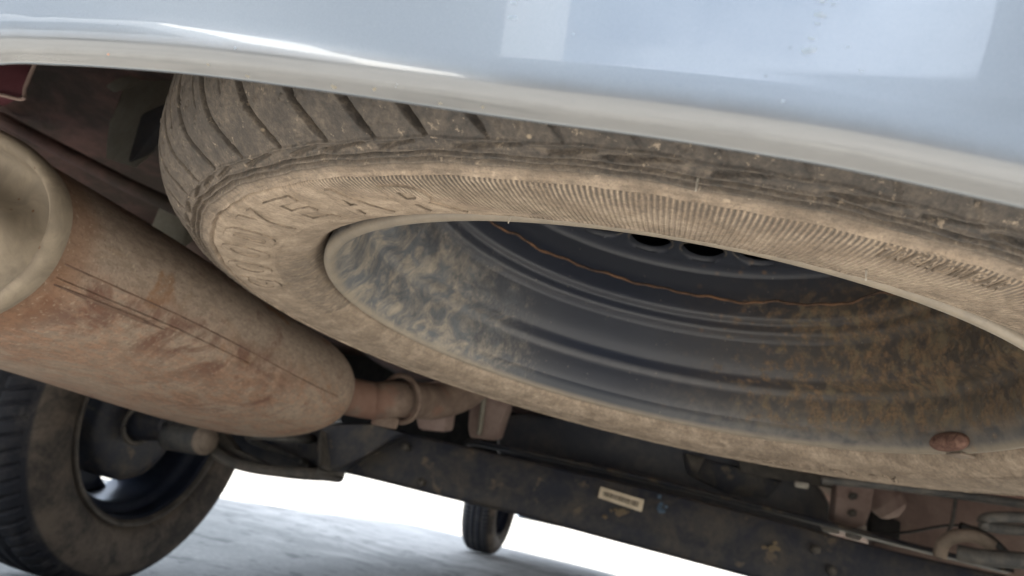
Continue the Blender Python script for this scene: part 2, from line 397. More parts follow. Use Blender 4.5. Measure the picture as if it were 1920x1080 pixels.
def mat_ground():
    t = NT('worn_concrete_ground')
    big = t.noise(0.7, 6, 0.6, 0.8); mid = t.noise(5, 7, 0.65, 0.6); fine = t.noise(60, 6, 0.72); grit = t.noise(260, 4, 0.7)
    st = t.noise(2.2, 7, 0.7, 1.5)
    f = t.math('ADD', t.math('MULTIPLY', big, 0.35), t.math('ADD', t.math('MULTIPLY', mid, 0.35), t.math('MULTIPLY', fine, 0.3)))
    col = t.mix(t.step(f, 0.38, 0.62), (0.20, 0.194, 0.18), (0.34, 0.325, 0.30))
    col = t.mix(t.math('MULTIPLY', t.step(st, 0.50, 0.62), 0.75), col, (0.10, 0.10, 0.092))
    cr = t.step(t.voronoi(1.4, t.mapping(t.obj, (1, 1, 1)), 'DISTANCE_TO_EDGE'), 0.010, 0.003)
    col = t.mix(t.math('MULTIPLY', cr, 0.25), col, (0.08, 0.08, 0.075))
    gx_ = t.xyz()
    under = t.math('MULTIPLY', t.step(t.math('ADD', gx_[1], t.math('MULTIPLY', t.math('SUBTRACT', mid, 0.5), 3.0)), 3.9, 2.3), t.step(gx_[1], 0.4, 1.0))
    col = t.mix(t.math('MULTIPLY', under, t.math('MULTIPLY_ADD', t.step(fine, .4, .6), .35, .45)), col, (0.085, 0.086, 0.075))  # under-car shade painted into the concrete colour
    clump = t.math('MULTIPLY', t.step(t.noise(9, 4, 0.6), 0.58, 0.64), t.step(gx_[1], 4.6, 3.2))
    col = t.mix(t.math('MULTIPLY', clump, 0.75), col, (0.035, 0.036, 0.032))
    h = t.math('ADD', mid, t.math('ADD', t.math('MULTIPLY', fine, 0.5), t.math('MULTIPLY', grit, 0.25)))
    return t.set(col, 0.8, 0, t.bump(h, 0.5, 0.006), spec=0.4)

M_TYRE = mat_spare_tyre(); M_RIM = mat_rim(); M_MUF = mat_muffler(); M_CAP = mat_endcap()
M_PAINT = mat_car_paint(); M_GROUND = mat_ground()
M_WELD = mat_simple('rust_weld_bead', (0.04, 0.032, 0.03), (0.24, 0.13, 0.07), 30, 0.85, bump=0.5)
M_RUSTY = mat_simple('red_brown_rust', (0.10, 0.052, 0.040), (0.26, 0.150, 0.112), 300, 0.8, bump=0.5)
M_HAIR = mat_simple('pale_rubber_vent_hair', (0.30, 0.27, 0.23), (0.5, 0.46, 0.40), 900, 0.6)
M_FLOOR = mat_simple('underseal_on_maroon_floor', (0.100, 0.078, 0.064), (0.23, 0.135, 0.115), 7, 0.75, bump=0.6, bd=0.004, lo=0.4, hi=0.62)
M_SEAL = mat_simple('grey_green_underseal', (0.25, 0.235, 0.19), (0.36, 0.34, 0.28), 22, 0.7, bump=0.6, bd=0.002)
M_MAROON = mat_simple('dark_maroon_paint', (0.070, 0.024, 0.030), (0.12, 0.046, 0.054), 20, 0.35, bump=0.1)
M_MAUVE = mat_simple('dusty_mauve_primer', (0.22, 0.155, 0.135), (0.33, 0.25, 0.215), 16, 0.75, bump=0.3)
M_BEIGE = mat_simple('beige_dusty_steel', (0.19, 0.150, 0.118), (0.29, 0.235, 0.185), 30, 0.75)
M_BEAM = mat_simple('black_axle_paint_with_dust', (0.026, 0.030, 0.042), (0.095, 0.082, 0.066), 17, 0.55, bump=0.4, bd=0.001, lo=0.38, hi=0.72, spots=((0.16, 0.125, 0.085), 26, 0.60, 0.7))
M_TANK = mat_simple('black_plastic_tank', (0.050, 0.055, 0.070), (0.120, 0.112, 0.104), 7, 0.5, bump=0.2, lo=0.4, hi=0.7)
M_PIPE = mat_simple('grey_hose_rubber', (0.055, 0.056, 0.058), (0.13, 0.12, 0.105), 40, 0.6)
M_BLACK = mat_simple('black_rubber', (0.012, 0.012, 0.013), (0.035, 0.034, 0.033), 40, 0.6)
def mat_road_tyre():
    t = NT('road_tyre_rubber'); X, Y, Z = t.xyz()
    r = t.math('SQRT', t.math('ADD', t.math('MULTIPLY', X, X), t.math('MULTIPLY', Y, Y)))
    a = t.noise(20, 6, 0.65, 0.6); b = t.noise(150, 5, 0.7); c = t.noise(7, 4, 0.6, 0.5)
    f = t.math('ADD', t.math('MULTIPLY', a, 0.5), t.math('ADD', t.math('MULTIPLY', b, 0.2), t.math('MULTIPLY', c, 0.3)))
    side = t.mix(t.step(f, 0.38, 0.62), (0.032, 0.029, 0.027), (0.125, 0.100, 0.078))
    tread = t.mix(t.step(f, 0.45, 0.75), (0.012, 0.013, 0.018), (0.075, 0.068, 0.062))
    groove = t.mix(b, (0.10, 0.095, 0.09), (0.16, 0.15, 0.14))
    tr_ = t.step(t.math('ADD', r, t.math('MULTIPLY', t.math('SUBTRACT', a, .5), .006)), 0.281, 0.287)
    in_g = t.math('MULTIPLY', t.math('MULTIPLY', t.step(r, 0.2862, 0.2850), t.step(r, 0.2790, 0.2805)), t.step(Z, -0.022, -0.028))
    col = t.mix(tr_, side, tread); col = t.mix(in_g, col, groove)
    return t.set(col, 0.75, 0, t.bump(f, 0.5, 0.002), spec=0.3)
M_ROADTYRE = mat_road_tyre()
M_EXPIPE = mat_simple('brown_exhaust_pipe', (0.13, 0.092, 0.072), (0.25, 0.185, 0.142), 24, 0.75, bump=0.4, spots=((0.20, 0.10, 0.07), 14, .52, .6))
M_WHEEL = mat_simple('dark_blue_black_wheel_paint', (0.010, 0.014, 0.026), (0.032, 0.036, 0.045), 10, 0.38, bump=0.05)
M_WHEELLIP = mat_simple('dusty_wheel_flange', (0.045, 0.040, 0.036), (0.11, 0.095, 0.078), 25, 0.6)
M_GREY = mat_simple('grey_cast_steel', (0.055, 0.052, 0.048), (0.12, 0.105, 0.088), 30, 0.65)
M_LABEL = mat_simple('cream_sticker_paper', (0.60, 0.50, 0.36), (0.72, 0.62, 0.47), 60, 0.6, bump=0.05)
M_INK = mat_simple('dark_sticker_print', (0.10, 0.08, 0.06), (0.16, 0.13, 0.10), 60, 0.7, bump=0.05)
M_BLUE = mat_simple('faded_blue_chalk', (0.055, 0.085, 0.12), (0.09, 0.13, 0.18), 120, 0.9, bump=0.1)
M_WHITECLIP = mat_simple('pale_plastic_clip', (0.45, 0.42, 0.36), (0.62, 0.58, 0.50), 90, 0.6)
M_SPOT = mat_simple('ochre_rust_bloom', (0.15, 0.12, 0.085), (0.19, 0.14, 0.08), 400, 0.8)

# ------------------------------------------------------------------ ground
gx = np.concatenate([-np.geomspace(600, 6, 26), np.linspace(-5.5, 5.5, 90), np.geomspace(6, 600, 26)])
gy = np.concatenate([-np.geomspace(600, 6, 26), np.linspace(-5.5, 9, 120), np.geomspace(9.6, 600, 26)])
GX, GY = np.meshgrid(gx, gy, indexing='ij')
GZ = 0.004 * np.sin(GX * 2.1 + 1) * np.cos(GY * 1.7) + 0.003 * np.sin(GX * 5.3 + GY * 3.1)
GZ -= 0.007
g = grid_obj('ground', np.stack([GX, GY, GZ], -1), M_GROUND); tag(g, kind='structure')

# ------------------------------------------------------------------ spare wheel
Cu = np.array([-0.0275, 0.3973, 0.3863]); nn = np.array([0.0285, 0.0116, 1.0]); nn /= np.linalg.norm(nn)
camp = np.array([0, 0, H]); Cs = camp + S * (Cu - camp)
ez = -nn; ex = np.array([1.0, 0, 0]); ex -= ez * (ex @ ez); ex /= np.linalg.norm(ex); ey = np.cross(ez, ex)
MT = Matrix.Identity(4)
for i in range(3):
    MT[i][0] = ex[i]; MT[i][1] = ey[i]; MT[i][2] = ez[i]; MT[i][3] = Cs[i]
spare = empty('spare_wheel'); spare.matrix_world = MT
tag(spare, 'dusty spare tyre on dark steel wheel slung flat behind the silver bumper', 'spare wheel')

def sstep(x, a, b):
    t = np.clip((x - a) / (b - a), 0, 1); return t * t * (3 - 2 * t)

# cross-section (r, z), z positive towards the ground
KP = np.array([(.1835, -.018), (.1840, -.009), (.1862, -.0035), (.189, .0005), (.195, .0055), (.205, .0095), (.215, .0113), (.225, .0118), (.232, .0112), (.2375, .0098), (.2437, .0075), (.250, .003), (.256, -.002), (.261, -.010), (.264, -.020), (.2655, -.035), (.266, -.055), (.266, -.075), (.266, -.095),
               (.2655, -.115), (.264, -.130), (.261, -.140), (.256, -.148), (.250, -.153), (.2437, -.1575), (.232, -.1612), (.215, -.1613), (.200, -.157), (.189, -.1505), (.1835, -.140)])
KS = smooth_line(KP, 1600)
karc = np.r_[0, np.cumsum(np.hypot(*np.diff(KS, axis=0).T))]
iB = np.argmin(np.hypot(KS[:, 0] - .2437, KS[:, 1] - .0075)); karc -= karc[iB]
aR = np.concatenate([np.linspace(karc[0], -.0135, 56, endpoint=False), np.linspace(-.0135, .002, 56, endpoint=False),
                     np.linspace(.002, .040, 72, endpoint=False), np.linspace(.040, karc[-1], 46)])
pr = np.interp(aR, karc, KS[:, 0]); pz = np.interp(aR, karc, KS[:, 1])
tr = np.gradient(pr, aR); tz = np.gradient(pz, aR); tl = np.hypot(tr, tz); nr, nz = -tz / tl, tr / tl
th = np.radians(np.concatenate([np.linspace(62, 172, 1750, endpoint=False), np.linspace(172, 422, 640, endpoint=False)]))
TD = np.degrees(th)
groB = [62.5, 66.8, 71.0, 75.2, 79.6, 83.9, 88.4, 92.8, 97.4, 101.6, 105.7, 110.0, 115.0, 120.5, 125.9, 131.2, 136.6, 142.0, 147.2, 152.4, 157.6, 162.6, 167.6, 172.6]
groB += list(np.linspace(177.6, 417.6, 49))
TT, AA = np.meshgrid(TD, aR, indexing='ij'); RR = np.broadcast_to(pr, TT.shape)
D = np.zeros_like(TT)
arcp = np.clip(AA, 0, None)
half = (0.0006 + 0.00110 * sstep(AA, 0.0, 0.005)) * (0.45 + 0.55 * sstep(TT, 88, 106))
live = sstep(AA, -0.0012, 0.0012)
off = 2.7 * (1 - np.exp(-arcp / 0.013))
for i, g0 in enumerate(groB):
    d = np.abs(np.radians(TT - g0 - off) * RR)
    D -= 0.0055 * (0.16 + 0.84 * sstep(TT, 90, 108)) * live * (1 - sstep(d, half * 0.75, half * 1.2)) * sstep(AA, -.001, .006)
    # thin sipe half way, only high on the tread
    d2 = np.abs(np.radians(TT - g0 - off - 2.4 - 0.6 * math.sin(i * 2.3)) * RR)
    D -= 0.0013 * sstep(AA, 0.021, 0.023) * (1 - sstep(d2, 0.0002, 0.00075))
# slight tread block doming
# rings between shoulder and ribs
wv = 0.0003 * np.sin(np.radians(TT) * 31) + 0.0002 * np.sin(np.radians(TT) * 77)
def ring(a, wd, amp): return 1.5 * amp * np.exp(-((AA - a + wv) / wd) ** 2)
D += ring(0.0004, .00045, .00055) + ring(-.0030, .0004, .0006) + ring(-.0052, .00035, .0005) - ring(-.0042, .0006, .0010) - ring(-.0063, .0005, .0008)
D += ring(-.0075, .0005, .0004) + ring(-.0120, .0004, .0006) - ring(-.0130, .0006, .0007)
# elongated pits above the ring, drawn out along the tyre
for k in range(70):
    c0 = 62 + k * 5.2 + 0.9 * math.sin(k * 1.7); L = 2.1 + 0.5 * math.sin(k * 2.9)
    u = (TT - c0) / L
    ac = -.0013 - 0.0011 * u
    D -= 0.0017 * (1 - sstep(np.abs(u), 0.75, 1.0)) * (1 - sstep(np.abs(AA - ac), .0004, .0009))
# uneven wear and blemishes
D += 0.00010 * np.sin(TT * 1.9 + AA * 900) * np.sin(TT * .83 - AA * 400)
rngp = np.random.RandomState(5)
for k in range(170):
    a0 = rngp.uniform(.002, .034); t0 = rngp.uniform(70, 150); rad = rngp.uniform(.0003, .0012); el = rngp.uniform(0.5, 2.2)
    m = (np.abs(TD - t0) < 1.2)
    dd = np.hypot(np.radians(TT[m] - t0) * RR[m] / el, AA[m] - a0)
    s = 1 if rngp.rand() < .35 else -1
    D[m] += s * 0.0005 * np.exp(-((dd - rad) / .00022) ** 2)
# ring line on the lower sidewall and a rim protector ridge
D += 0.0005 * np.exp(-((RR - .2035) / .0006) ** 2) * (AA < 0) - 0.0004 * np.exp(-((RR - .2020) / .0005) ** 2) * (AA < 0)
D += 0.0006 * np.exp(-((RR - .1905) / .0012) ** 2) * (AA < 0)
PR = pr[None, :] + nr[None, :] * D; PZ = pz[None, :] + nz[None, :] * D
P = np.stack([np.cos(th)[:, None] * PR, np.sin(th)[:, None] * PR, PZ], -1) * S
tyre = grid_obj('tyre', P, M_TYRE, spare, close_u=True, flip=False)

def side_z(r):
    k = KS[:iB + 40]; return np.interp(r, k[80:, 0], k[80:, 1])

def text_mesh(body, bold=0.0, ext=0.0):
    cu = bpy.data.curves.new('lettering', 'FONT'); cu.body = body; cu.size = 1; cu.align_x = 'CENTER'
    cu.offset = bold; cu.resolution_u = 6
    cu.extrude = 0.05
    o = bpy.data.objects.new('lettering', cu); COL.objects.link(o)
    dg = bpy.context.evaluated_depsgraph_get(); me = bpy.data.meshes.new_from_object(o.evaluated_get(dg))
    bpy.data.objects.remove(o); return me

CR = np.random.RandomState(11)
def ring_text(body, a_mid, pitch, r_in, r_out, h, rad_scale, name='lettering', bold=0.0, parent=tyre, slant=0.0, char_w=0.62, crack=0):
    """raised lettering round the sidewall, one piece per letter; tops point outwards"""
    n = len(body)
    for i, ch in enumerate(body):
        if ch == ' ': continue
        me = text_mesh(ch, bold)
        bm = bmesh.new(); bm.from_mesh(me)
        bmesh.ops.remove_doubles(bm, verts=bm.verts, dist=1e-5)
        bmesh.ops.triangulate(bm, faces=bm.faces)
        bmesh.ops.subdivide_edges(bm, edges=[e for e in bm.edges if e.calc_length() > 0.25], cuts=2, use_grid_fill=False)
        bmesh.ops.triangulate(bm, faces=bm.faces)
        am = a_mid - (i - (n - 1) / 2) * pitch
        xs = [v.co.x for v in bm.verts]; w0 = (max(xs) - min(xs)) or 1; xm = (max(xs) + min(xs)) / 2
        wdeg = pitch * char_w * (1.0 if w0 > 0.35 else 0.5)
        for v in bm.verts:
            x = (v.co.x - xm) / w0 + slant * (v.co.y - .35); y = min(max(v.co.y / 0.72, -0.3), 1.1)
            a = math.radians(am - x * wdeg); r = r_in + (r_out - r_in) * y
            z = float(side_z(r)) + (h if v.co.z > 0 else -0.001)
            rr = r if v.co.z <= 0 else r_in + (r_out - r_in) * (0.5 + (y - 0.5) * 0.97)
            v.co = Vector((math.cos(a) * rr * S, math.sin(a) * rr * S, z * S))
        bmesh.ops.recalc_face_normals(bm, faces=bm.faces[:])
        for f_ in bm.faces: f_.material_index = 1 if abs(f_.normal.z) < .6 else 0
        if crack:
            be = [e for e in bm.edges if len(e.link_faces) == 2 and sorted(f_.material_index for f_ in e.link_faces) == [0, 1]]
            new = []
            for e in be:
                if CR.rand() < .08: continue
                top = [f_ for f_ in e.link_faces if f_.material_index == 0][0]
                a_, b_ = e.verts[0].co.copy(), e.verts[1].co.copy(); mid_ = (a_ + b_) / 2
                if top.normal.z < 0 or mid_.z < .0: continue
                n_ = (b_ - a_).cross(top.normal); 
                if n_.length < 1e-9: continue
                n_.normalize()
                if n_.dot(top.calc_center_median() - mid_) > 0: n_ = -n_
                w0_, w1_ = crack * CR.uniform(.5, 1.3), crack * CR.uniform(.5, 1.3); up_ = Vector((0, 0, .00022))
                new.append((a_ - n_ * w0_ * .2 + up_, b_ - n_ * w1_ * .2 + up_, b_ + n_ * w1_ + up_, a_ + n_ * w0_ + up_))
            for q_ in new:
                f_ = bm.faces.new([bm.verts.new(c_) for c_ in q_]); f_.material_index = 1
        m2 = bpy.data.meshes.new(name); bm.to_mesh(m2); bm.free()
        ob = mesh_obj(name, m2, M_TYRE, parent, smooth=False); m2.materials.append(M_GRIME)
M_GRIME = mat_simple('grime_in_moulding_edge', (0.12, 0.095, 0.073), (0.34, 0.265, 0.195), 200, 0.9)
ring_text('GOODYEAR', 135.0, 8.2, .2065, .2275, .0007, 1, 'raised_letter', 0.02, crack=.00022)
ring_text('TREADWEAR', 70.0, 0.95, .2240, .2302, .0005, 1, 'small_letter', 0.0, char_w=0.75, crack=0)
ring_text('Assurance', -58, 3.4, .2085, .2210, .0010, 1, 'script_letter', 0.0, slant=0.25, char_w=0.8)

# moulding hairs
def hair(deg, r, z, out, length, rad=0.00035, lean=(0, 0, 0)):
    a = math.radians(deg); p0 = np.array([math.cos(a) * r, math.sin(a) * r, z]) * S
    d = np.array([math.cos(a) * out[0], math.sin(a) * out[0], out[1]]) + np.array(lean); d /= np.linalg.norm(d)
    tube('vent_hair', [p0, p0 + d * length * .5, p0 + d * length], rad, M_HAIR, tyre, n=6, k=6, taper=([0, 1], [1, .6]))
for args in ((98.8, .187, .000, (-.9, .1), .0065), (91.7, .187, .000, (-.9, .1), .003), (111, .187, .000, (-.6, -.7), .006), (107, .187, 0, (-.6, -.6), .004),
             (100.6, .200, .0078, (.1, 1), .0030), (85.5, .2395, .009, (.2, 1), .0045), (132, .186, -.002, (-.5, -.7), .003), (73, .213, .0112, (.1, 1), .0034),
             (-40, .262, -.012, (.4, 1), .004), (-62, .262, -.012, (.4, 1), .003), (196, .255, -.001, (.6, 1), .0035), (-85, .24, .009, (.2, 1), .003), (233, .25, .004, (.6, 1), .003)):
    hair(*args)

# steel wheel
rim_prof = [(.1800, -.030), (.1815, -.016), (.1832, -.008), (.1836, -.003), (.1825, .0000), (.1806, .0010), (.1788, .0002), (.1768, -.003), (.1748, -.007), (.1732, -.0092),
            (.1722, -.0105), (.1712, -.015), (.1704, -.022), (.1700, -.0285), (.1694, -.0310), (.1675, -.0340), (.1640, -.0362), (.1605, -.0385), (.1590, -.0415), (.1572, -.048), (.1552, -.0600),
            (.1545, -.0635), (.1530, -.0660), (.1505, -.0678), (.1495, -.0700), (.1493, -.0740), (.1485, -.0758), (.1465, -.0775), (.1455, -.0800), (.1452, -.088), (.1452, -.106), (.1448, -.1095), (.1432, -.1120), (.1405, -.1140), (.137, -.1155)]
rp = smooth_line(rim_prof, 150) * S
rim = revolve('rim', rp, 320, M_RIM, spare); 
# weld bead, wandering where disc meets barrel
wt = np.linspace(0, 2 * math.pi, 300)
wr = .1450; wz = -.0918 + .0040 * np.abs(np.sin(wt * 6.5 + .9)) * (0.5 + .5 * np.sin(wt * 2.3 + 1)) + .0007 * np.sin(wt * 23) + .0004 * np.sin(wt * 57)
wp = np.stack([np.cos(wt) * wr, np.sin(wt) * wr, wz], -1) * S
tube('weld_bead', wp, .0011, M_WELD, rim, n=300, k=6)
# disc with round vents
def disc_mesh():
    V = []; F = []; NS = 20; rh = .1228; hr = .0162
    def z_of(r):
        return np.interp(r, [.02, .05, .06, .070, .082, .095, .108, .125, .137], [-.128, -.128, -.121, -.115, -.1165, -.119, -.120, -.1185, -.1155])
    def add(x, y, dz=0):
        r = math.hypot(x, y); V.append((x * S, y * S, (z_of(r) + dz) * S)); return len(V) - 1
    K = 40
    for s_ in range(NS):
        ac = math.radians(93 + s_ * 360 / NS); h = math.pi / NS
        ring0, ring1, ring2, ring3 = [], [], [], []
        for k in range(K):
            u = 2 * math.pi * k / K + math.pi / 4
            cx, cy = math.cos(u), math.sin(u); m = max(abs(cx), abs(cy)); sx, sy = cx / m, cy / m
            r_o = rh + (sx > 0) * sx * (.137 - rh) + (sx < 0) * sx * (rh - .103); a_o = ac + sy * h
            ring3.append(add(r_o * math.cos(a_o), r_o * math.sin(a_o)))
            for lst, hh, dz in ((ring2, hr * 1.08, 0), (ring1, hr, -.0012), (ring0, hr * .97, -.0045)):
                px, py = rh + hh * cx * .90, hh * cy
                lst.append(add(px * math.cos(ac) - py * math.sin(ac), px * math.sin(ac) + py * math.cos(ac), dz))
        for a, b in ((ring3, ring2), (ring2, ring1), (ring1, ring0)):
            for k in range(K):
                j = (k + 1) % K; F.append((a[k], a[j], b[j], b[k]))
    # inner dish
    rs = [.103, .0985, .093, .085, .077, .070, .062, .055, .048, .034]
    base = len(V); N = 120
    for r in rs:
        for k in range(N):
            a = 2 * math.pi * k / N; add(r * math.cos(a), r * math.sin(a))
    for i in range(len(rs) - 1):
        for k in range(N):
            j = (k + 1) % N; F.append((base + i * N + k, base + i * N + j, base + (i + 1) * N + j, base + (i + 1) * N + k))
    return V, F
V, F = disc_mesh(); disc = pyobj('wheel_disc', V, F, M_RIM, spare)
_vh = mat_lip_dust()
for s_ in range(20):
    a = math.radians(93 + s_ * 18); K = 36
    pts = []
    for k in range(K + 1):
        u = 2 * math.pi * k / K; px, py = .1228 + .0156 * math.cos(u), .0167 * math.sin(u)
        pts.append(((px * math.cos(a) - py * math.sin(a)) * S, (px * math.sin(a) + py * math.cos(a)) * S, (-.1186) * S))
    o = tube('vent_hole_edge', pts, .0006, _vh, disc, n=K + 1, k=5)
revolve('outer_barrel', [(.1405 * S, -.114 * S), (.150 * S, -.121 * S), (.1640 * S, -.130 * S), (.1700 * S, -.142 * S), (.1835 * S, -.150 * S)], 160, M_WHEEL, spare)
_cp = revolve('vent_shade_plate', [(0, -.150 * S), (.13 * S, -.152 * S), (.185 * S, -.152 * S)], 64, mat_simple('shade_black_plate', (.004, .004, .005), (.007, .007, .008), 30, .95, spec=.05), spare)  # added plate, coloured near black so the vent holes read as shade
# clip-on balance weight, rusted
def lozenge(name, L, W, Hh, mat, parent):
    nu, nv = 40, 14; P = np.zeros((nu, nv, 3))
    for i in range(nu):
        a = 2 * math.pi * i / nu; ca, sa = math.cos(a), math.sin(a)
        for j in range(nv):
            b = (j / (nv - 1)) * math.pi; s_ = math.sin(b) ** .6; c_ = math.copysign(abs(math.cos(b)) ** .8, math.cos(b))
            P[i, j] = (L * s_ * math.copysign(abs(ca) ** .8, ca), W * s_ * math.copysign(abs(sa) ** .8, sa), Hh * c_)
    return grid_obj(name, P, mat, parent, close_u=True)
bw = lozenge('balance_weight', .0150, .0050, .0054, M_RUSTY, rim)
a = math.radians(-22.4)
bw.matrix_local = Matrix.Translation((math.cos(a) * .1735 * S, math.sin(a) * .1745 * S, -.0040 * S)) @ Matrix.Rotation(a + math.pi / 2, 4, 'Z') @ Matrix.Rotation(R_(-25), 4, 'X')
clip = box('weight_clip', (0, 0, 0), (.013, .010, .0014), M_BEIGE, rim, bevel=.0005)
clip.matrix_local = Matrix.Translation((math.cos(a) * .181 * S, math.sin(a) * .181 * S, .0020 * S)) @ Matrix.Rotation(a + math.pi / 2, 4, 'Z')
# ------------------------------------------------------------------ the car
car = empty('car', (-.30, 2.6, 0))
tag(car, 'silver car seen from low behind, with rusty exhaust, rear axle and bumper', 'car')
CO = np.array([-.30, 2.6, 0.0])
def place(o):          # parts are modelled in world coordinates
    o.matrix_parent_inverse = Matrix.Translation(Vector(-CO)); return o

# --- bumper: lip, roll and face following the edge seen in the photo
edge_px = [(-420, 190), (-200, 142), (0, 120), (100, 121), (200, 126), (350, 138), (500, 156), (700, 184), (960, 222), (1200, 254), (1400, 285), (1600, 320), (1920, 390), (2200, 458)]
def bumperY(px): return 0.132 + 0.0012 * ((px - 960) / 960.0) ** 2
E3 = np.array([at(x, y, Y=bumperY(x)) for x, y in edge_px])
E3 = np.vstack([E3[0] + [-.55, .42, .10], E3[0] + [-.30, .10, .015], E3[0] + [-.12, .015, -.004], E3, E3[-1] + [.12, .01, .00], E3[-1] + [.22, .05, .0], E3[-1] + [.32, .2, .01], E3[-1] + [.36, .45, .06]])
EC = smooth_line(E3, 260)
bprof = [(.006, .0200, 0), (.0026, .0060, 0), (.0014, .0012, 0), (.0004, .0000, 0), (-.0008, .0005, 0), (-.0026, .0017, 0), (-.0036, .0031, 0), (-.0045, .0054, 0), (-.0051, .0082, 0), (-.0055, .0110, 0), (-.0060, .0150, 0), (-.0072, .0240, 0), (-.0090, .036, 0), (-.0120, .055, 0), (-.020, .10, 0), (-.032, .17, 0), (-.040, .24, 0), (-.038, .30, 0), (-.026, .345, 0), (-.0, .36, 0), (.06, .365, 0)]
bp = smooth_line(bprof, 90)
T = np.gradient(EC, axis=0); T[:, 2] = 0; T /= np.linalg.norm(T, axis=1)[:, None]
Nn = np.stack([-T[:, 1], T[:, 0], 0 * T[:, 0]], -1)       # towards the car's nose
P = EC[:, None, :] + bp[None, :, 0, None] * Nn[:, None, :] + bp[None, :, 1, None] * np.array([0, 0, 1.0])
ref = EC[130].copy()
bumper = grid_obj('bumper', P - ref, M_PAINT, car); al = bumper.data.attributes.new('above_lip', 'FLOAT', 'POINT'); al.data.foreach_set('value', np.broadcast_to(np.maximum(bp[:, 1], 1e-4)[None], P.shape[:2]).reshape(-1).astype(np.float32)); bumper.matrix_parent_inverse = Matrix.Translation(Vector(-CO)); bumper.location = ref
# small blooms of rust-coloured dirt and chips along the bumper's lip
def on_bumper(px, py):
    best = None
    d = RW @ np.array([(px - 960) / FPX, -(py - 540) / FPX, 1.0]); d /= np.linalg.norm(d)
    Q = P.reshape(-1, 3) - camp; t = Q @ d; e = np.linalg.norm(Q - t[:, None] * d, axis=1); i = int(e.argmin())
    iu, iv = divmod(i, P.shape[1]); iu = min(max(iu, 1), P.shape[0] - 2); iv = min(max(iv, 1), P.shape[1] - 2)
    n = np.cross(P[iu + 1, iv] - P[iu - 1, iv], P[iu, iv + 1] - P[iu, iv - 1]); n /= np.linalg.norm(n)
    if n[1] > 0: n = -n
    p = camp + d * (((P[iu, iv] - camp) @ n) / (d @ n))
    return p, n
def blotch(px, py, size, mat, name, seed):
    p, n = on_bumper(px, py); rs = np.random.RandomState(seed)
    u = np.cross(n, [0, 0, 1.0]); u /= np.linalg.norm(u); v = np.cross(n, u); K = 18
    V = [p + n * .00012]; F = []
    ph = rs.uniform(0, 6, 4)
    for k in range(K):
        a = 2 * math.pi * k / K; r = size * (1 + .22 * math.sin(2 * a + ph[0]) + .16 * math.sin(3 * a + ph[1]) + .12 * math.sin(5 * a + ph[2]))
        V.append(p + n * .00002 + u * r * 1.25 * math.cos(a) + v * r * .8 * math.sin(a))
        F.append((0, k + 1, (k + 1) % K + 1))
    o = pyobj(name, V, F, mat, bumper); o.matrix_parent_inverse = Matrix.Translation(Vector(-ref)); return o
M_BLOOM = mat_simple('ochre_dirt_bloom', (0.24, 0.225, 0.185), (0.24, 0.20, 0.13), 500, 0.6, spec=.4)
M_CHIP = mat_simple('orange_brown_chip', (0.45, 0.24, 0.16), (0.33, 0.16, 0.10), 900, 0.6)
M_DROP = mat_simple('grey_dirt_spot', (0.20, 0.24, 0.28), (0.30, 0.34, 0.38), 900, 0.4)
for i, (x, y, s_) in enumerate([(390, 121, .00035), (464, 143, .0005), (556, 156, .0004), (626, 163, .0007), (702, 167, .0005), (825, 194, .0004), (905, 201, .0004), (1003, 210, .0005), (1216, 246, .0006), (1470, 262, .0005)]):
    blotch(x, y, s_ * .8, M_BLOOM, 'dirt_bloom', i)
for i, (x, y, s_) in enumerate([(749, 146, .00050), (203, 102, .0003), (630, 164, .0002)]):
    blotch(x, y, s_, M_CHIP, 'paint_chip', 20 + i)
for i, (x, y, s_) in enumerate([(1538, 28, .00085), (1533, 44, .0004), (1521, 72, .0005), (1516, 95, .0010), (1542, 2, .0006), (1562, 8, .0004), (441, 90, .0003), (745, 158, .00012), (742, 163, .00012), (962, 33, .0007), (963, 5, .0005), (1075, 64, .0002), (1590, 88, .0003), (1468, 190, .0003), (1615, 132, .0003)]):
    blotch(x, y, s_, M_DROP, 'dirt_spot', 40 + i)

# --- body shell above the floor (its roofline throws the car's shadow)
YN = 5.35
xl, xr = -1.16, 0.82
prof_side = [(.165, .62), (.16, .80), (.20, 1.02), (.42, 1.36), (.75, 1.47), (2.2, 1.50), (3.0, 1.42), (3.9, .98), (4.9, .86), (5.25, .72), (YN, .5), (5.33, .26), (5.0, .22)]
nX = [(-1, .00, .62), (-.995, .0, .5)]
ps = smooth_line(prof_side, 60)
secs = []
xc, hw = (xl + xr) / 2, (xr - xl) / 2
for y, z in ps:
    row = []
    zt = z; zb = .33
    if y > 5.0 and z < .5: zb = .2
    for k in range(25):
        u = -1 + 2 * k / 24
        # superelliptic half section: sides lean in with height
        ang_ = u * math.pi / 2
        xs = math.copysign(min(1, abs(math.sin(ang_)) ** .45), u); zz = math.cos(ang_) ** .35 if abs(u) < 1 else 0
        z_ = zb + (zt - zb) * zz if zt > zb else zt
        inw = 1 - .20 * max(0, (z_ - .9)) / .6
        row.append((xc + hw * xs * inw, y, z_))
    secs.append(row)
body = place(grid_obj('body', np.array(secs), M_PAINT, car))

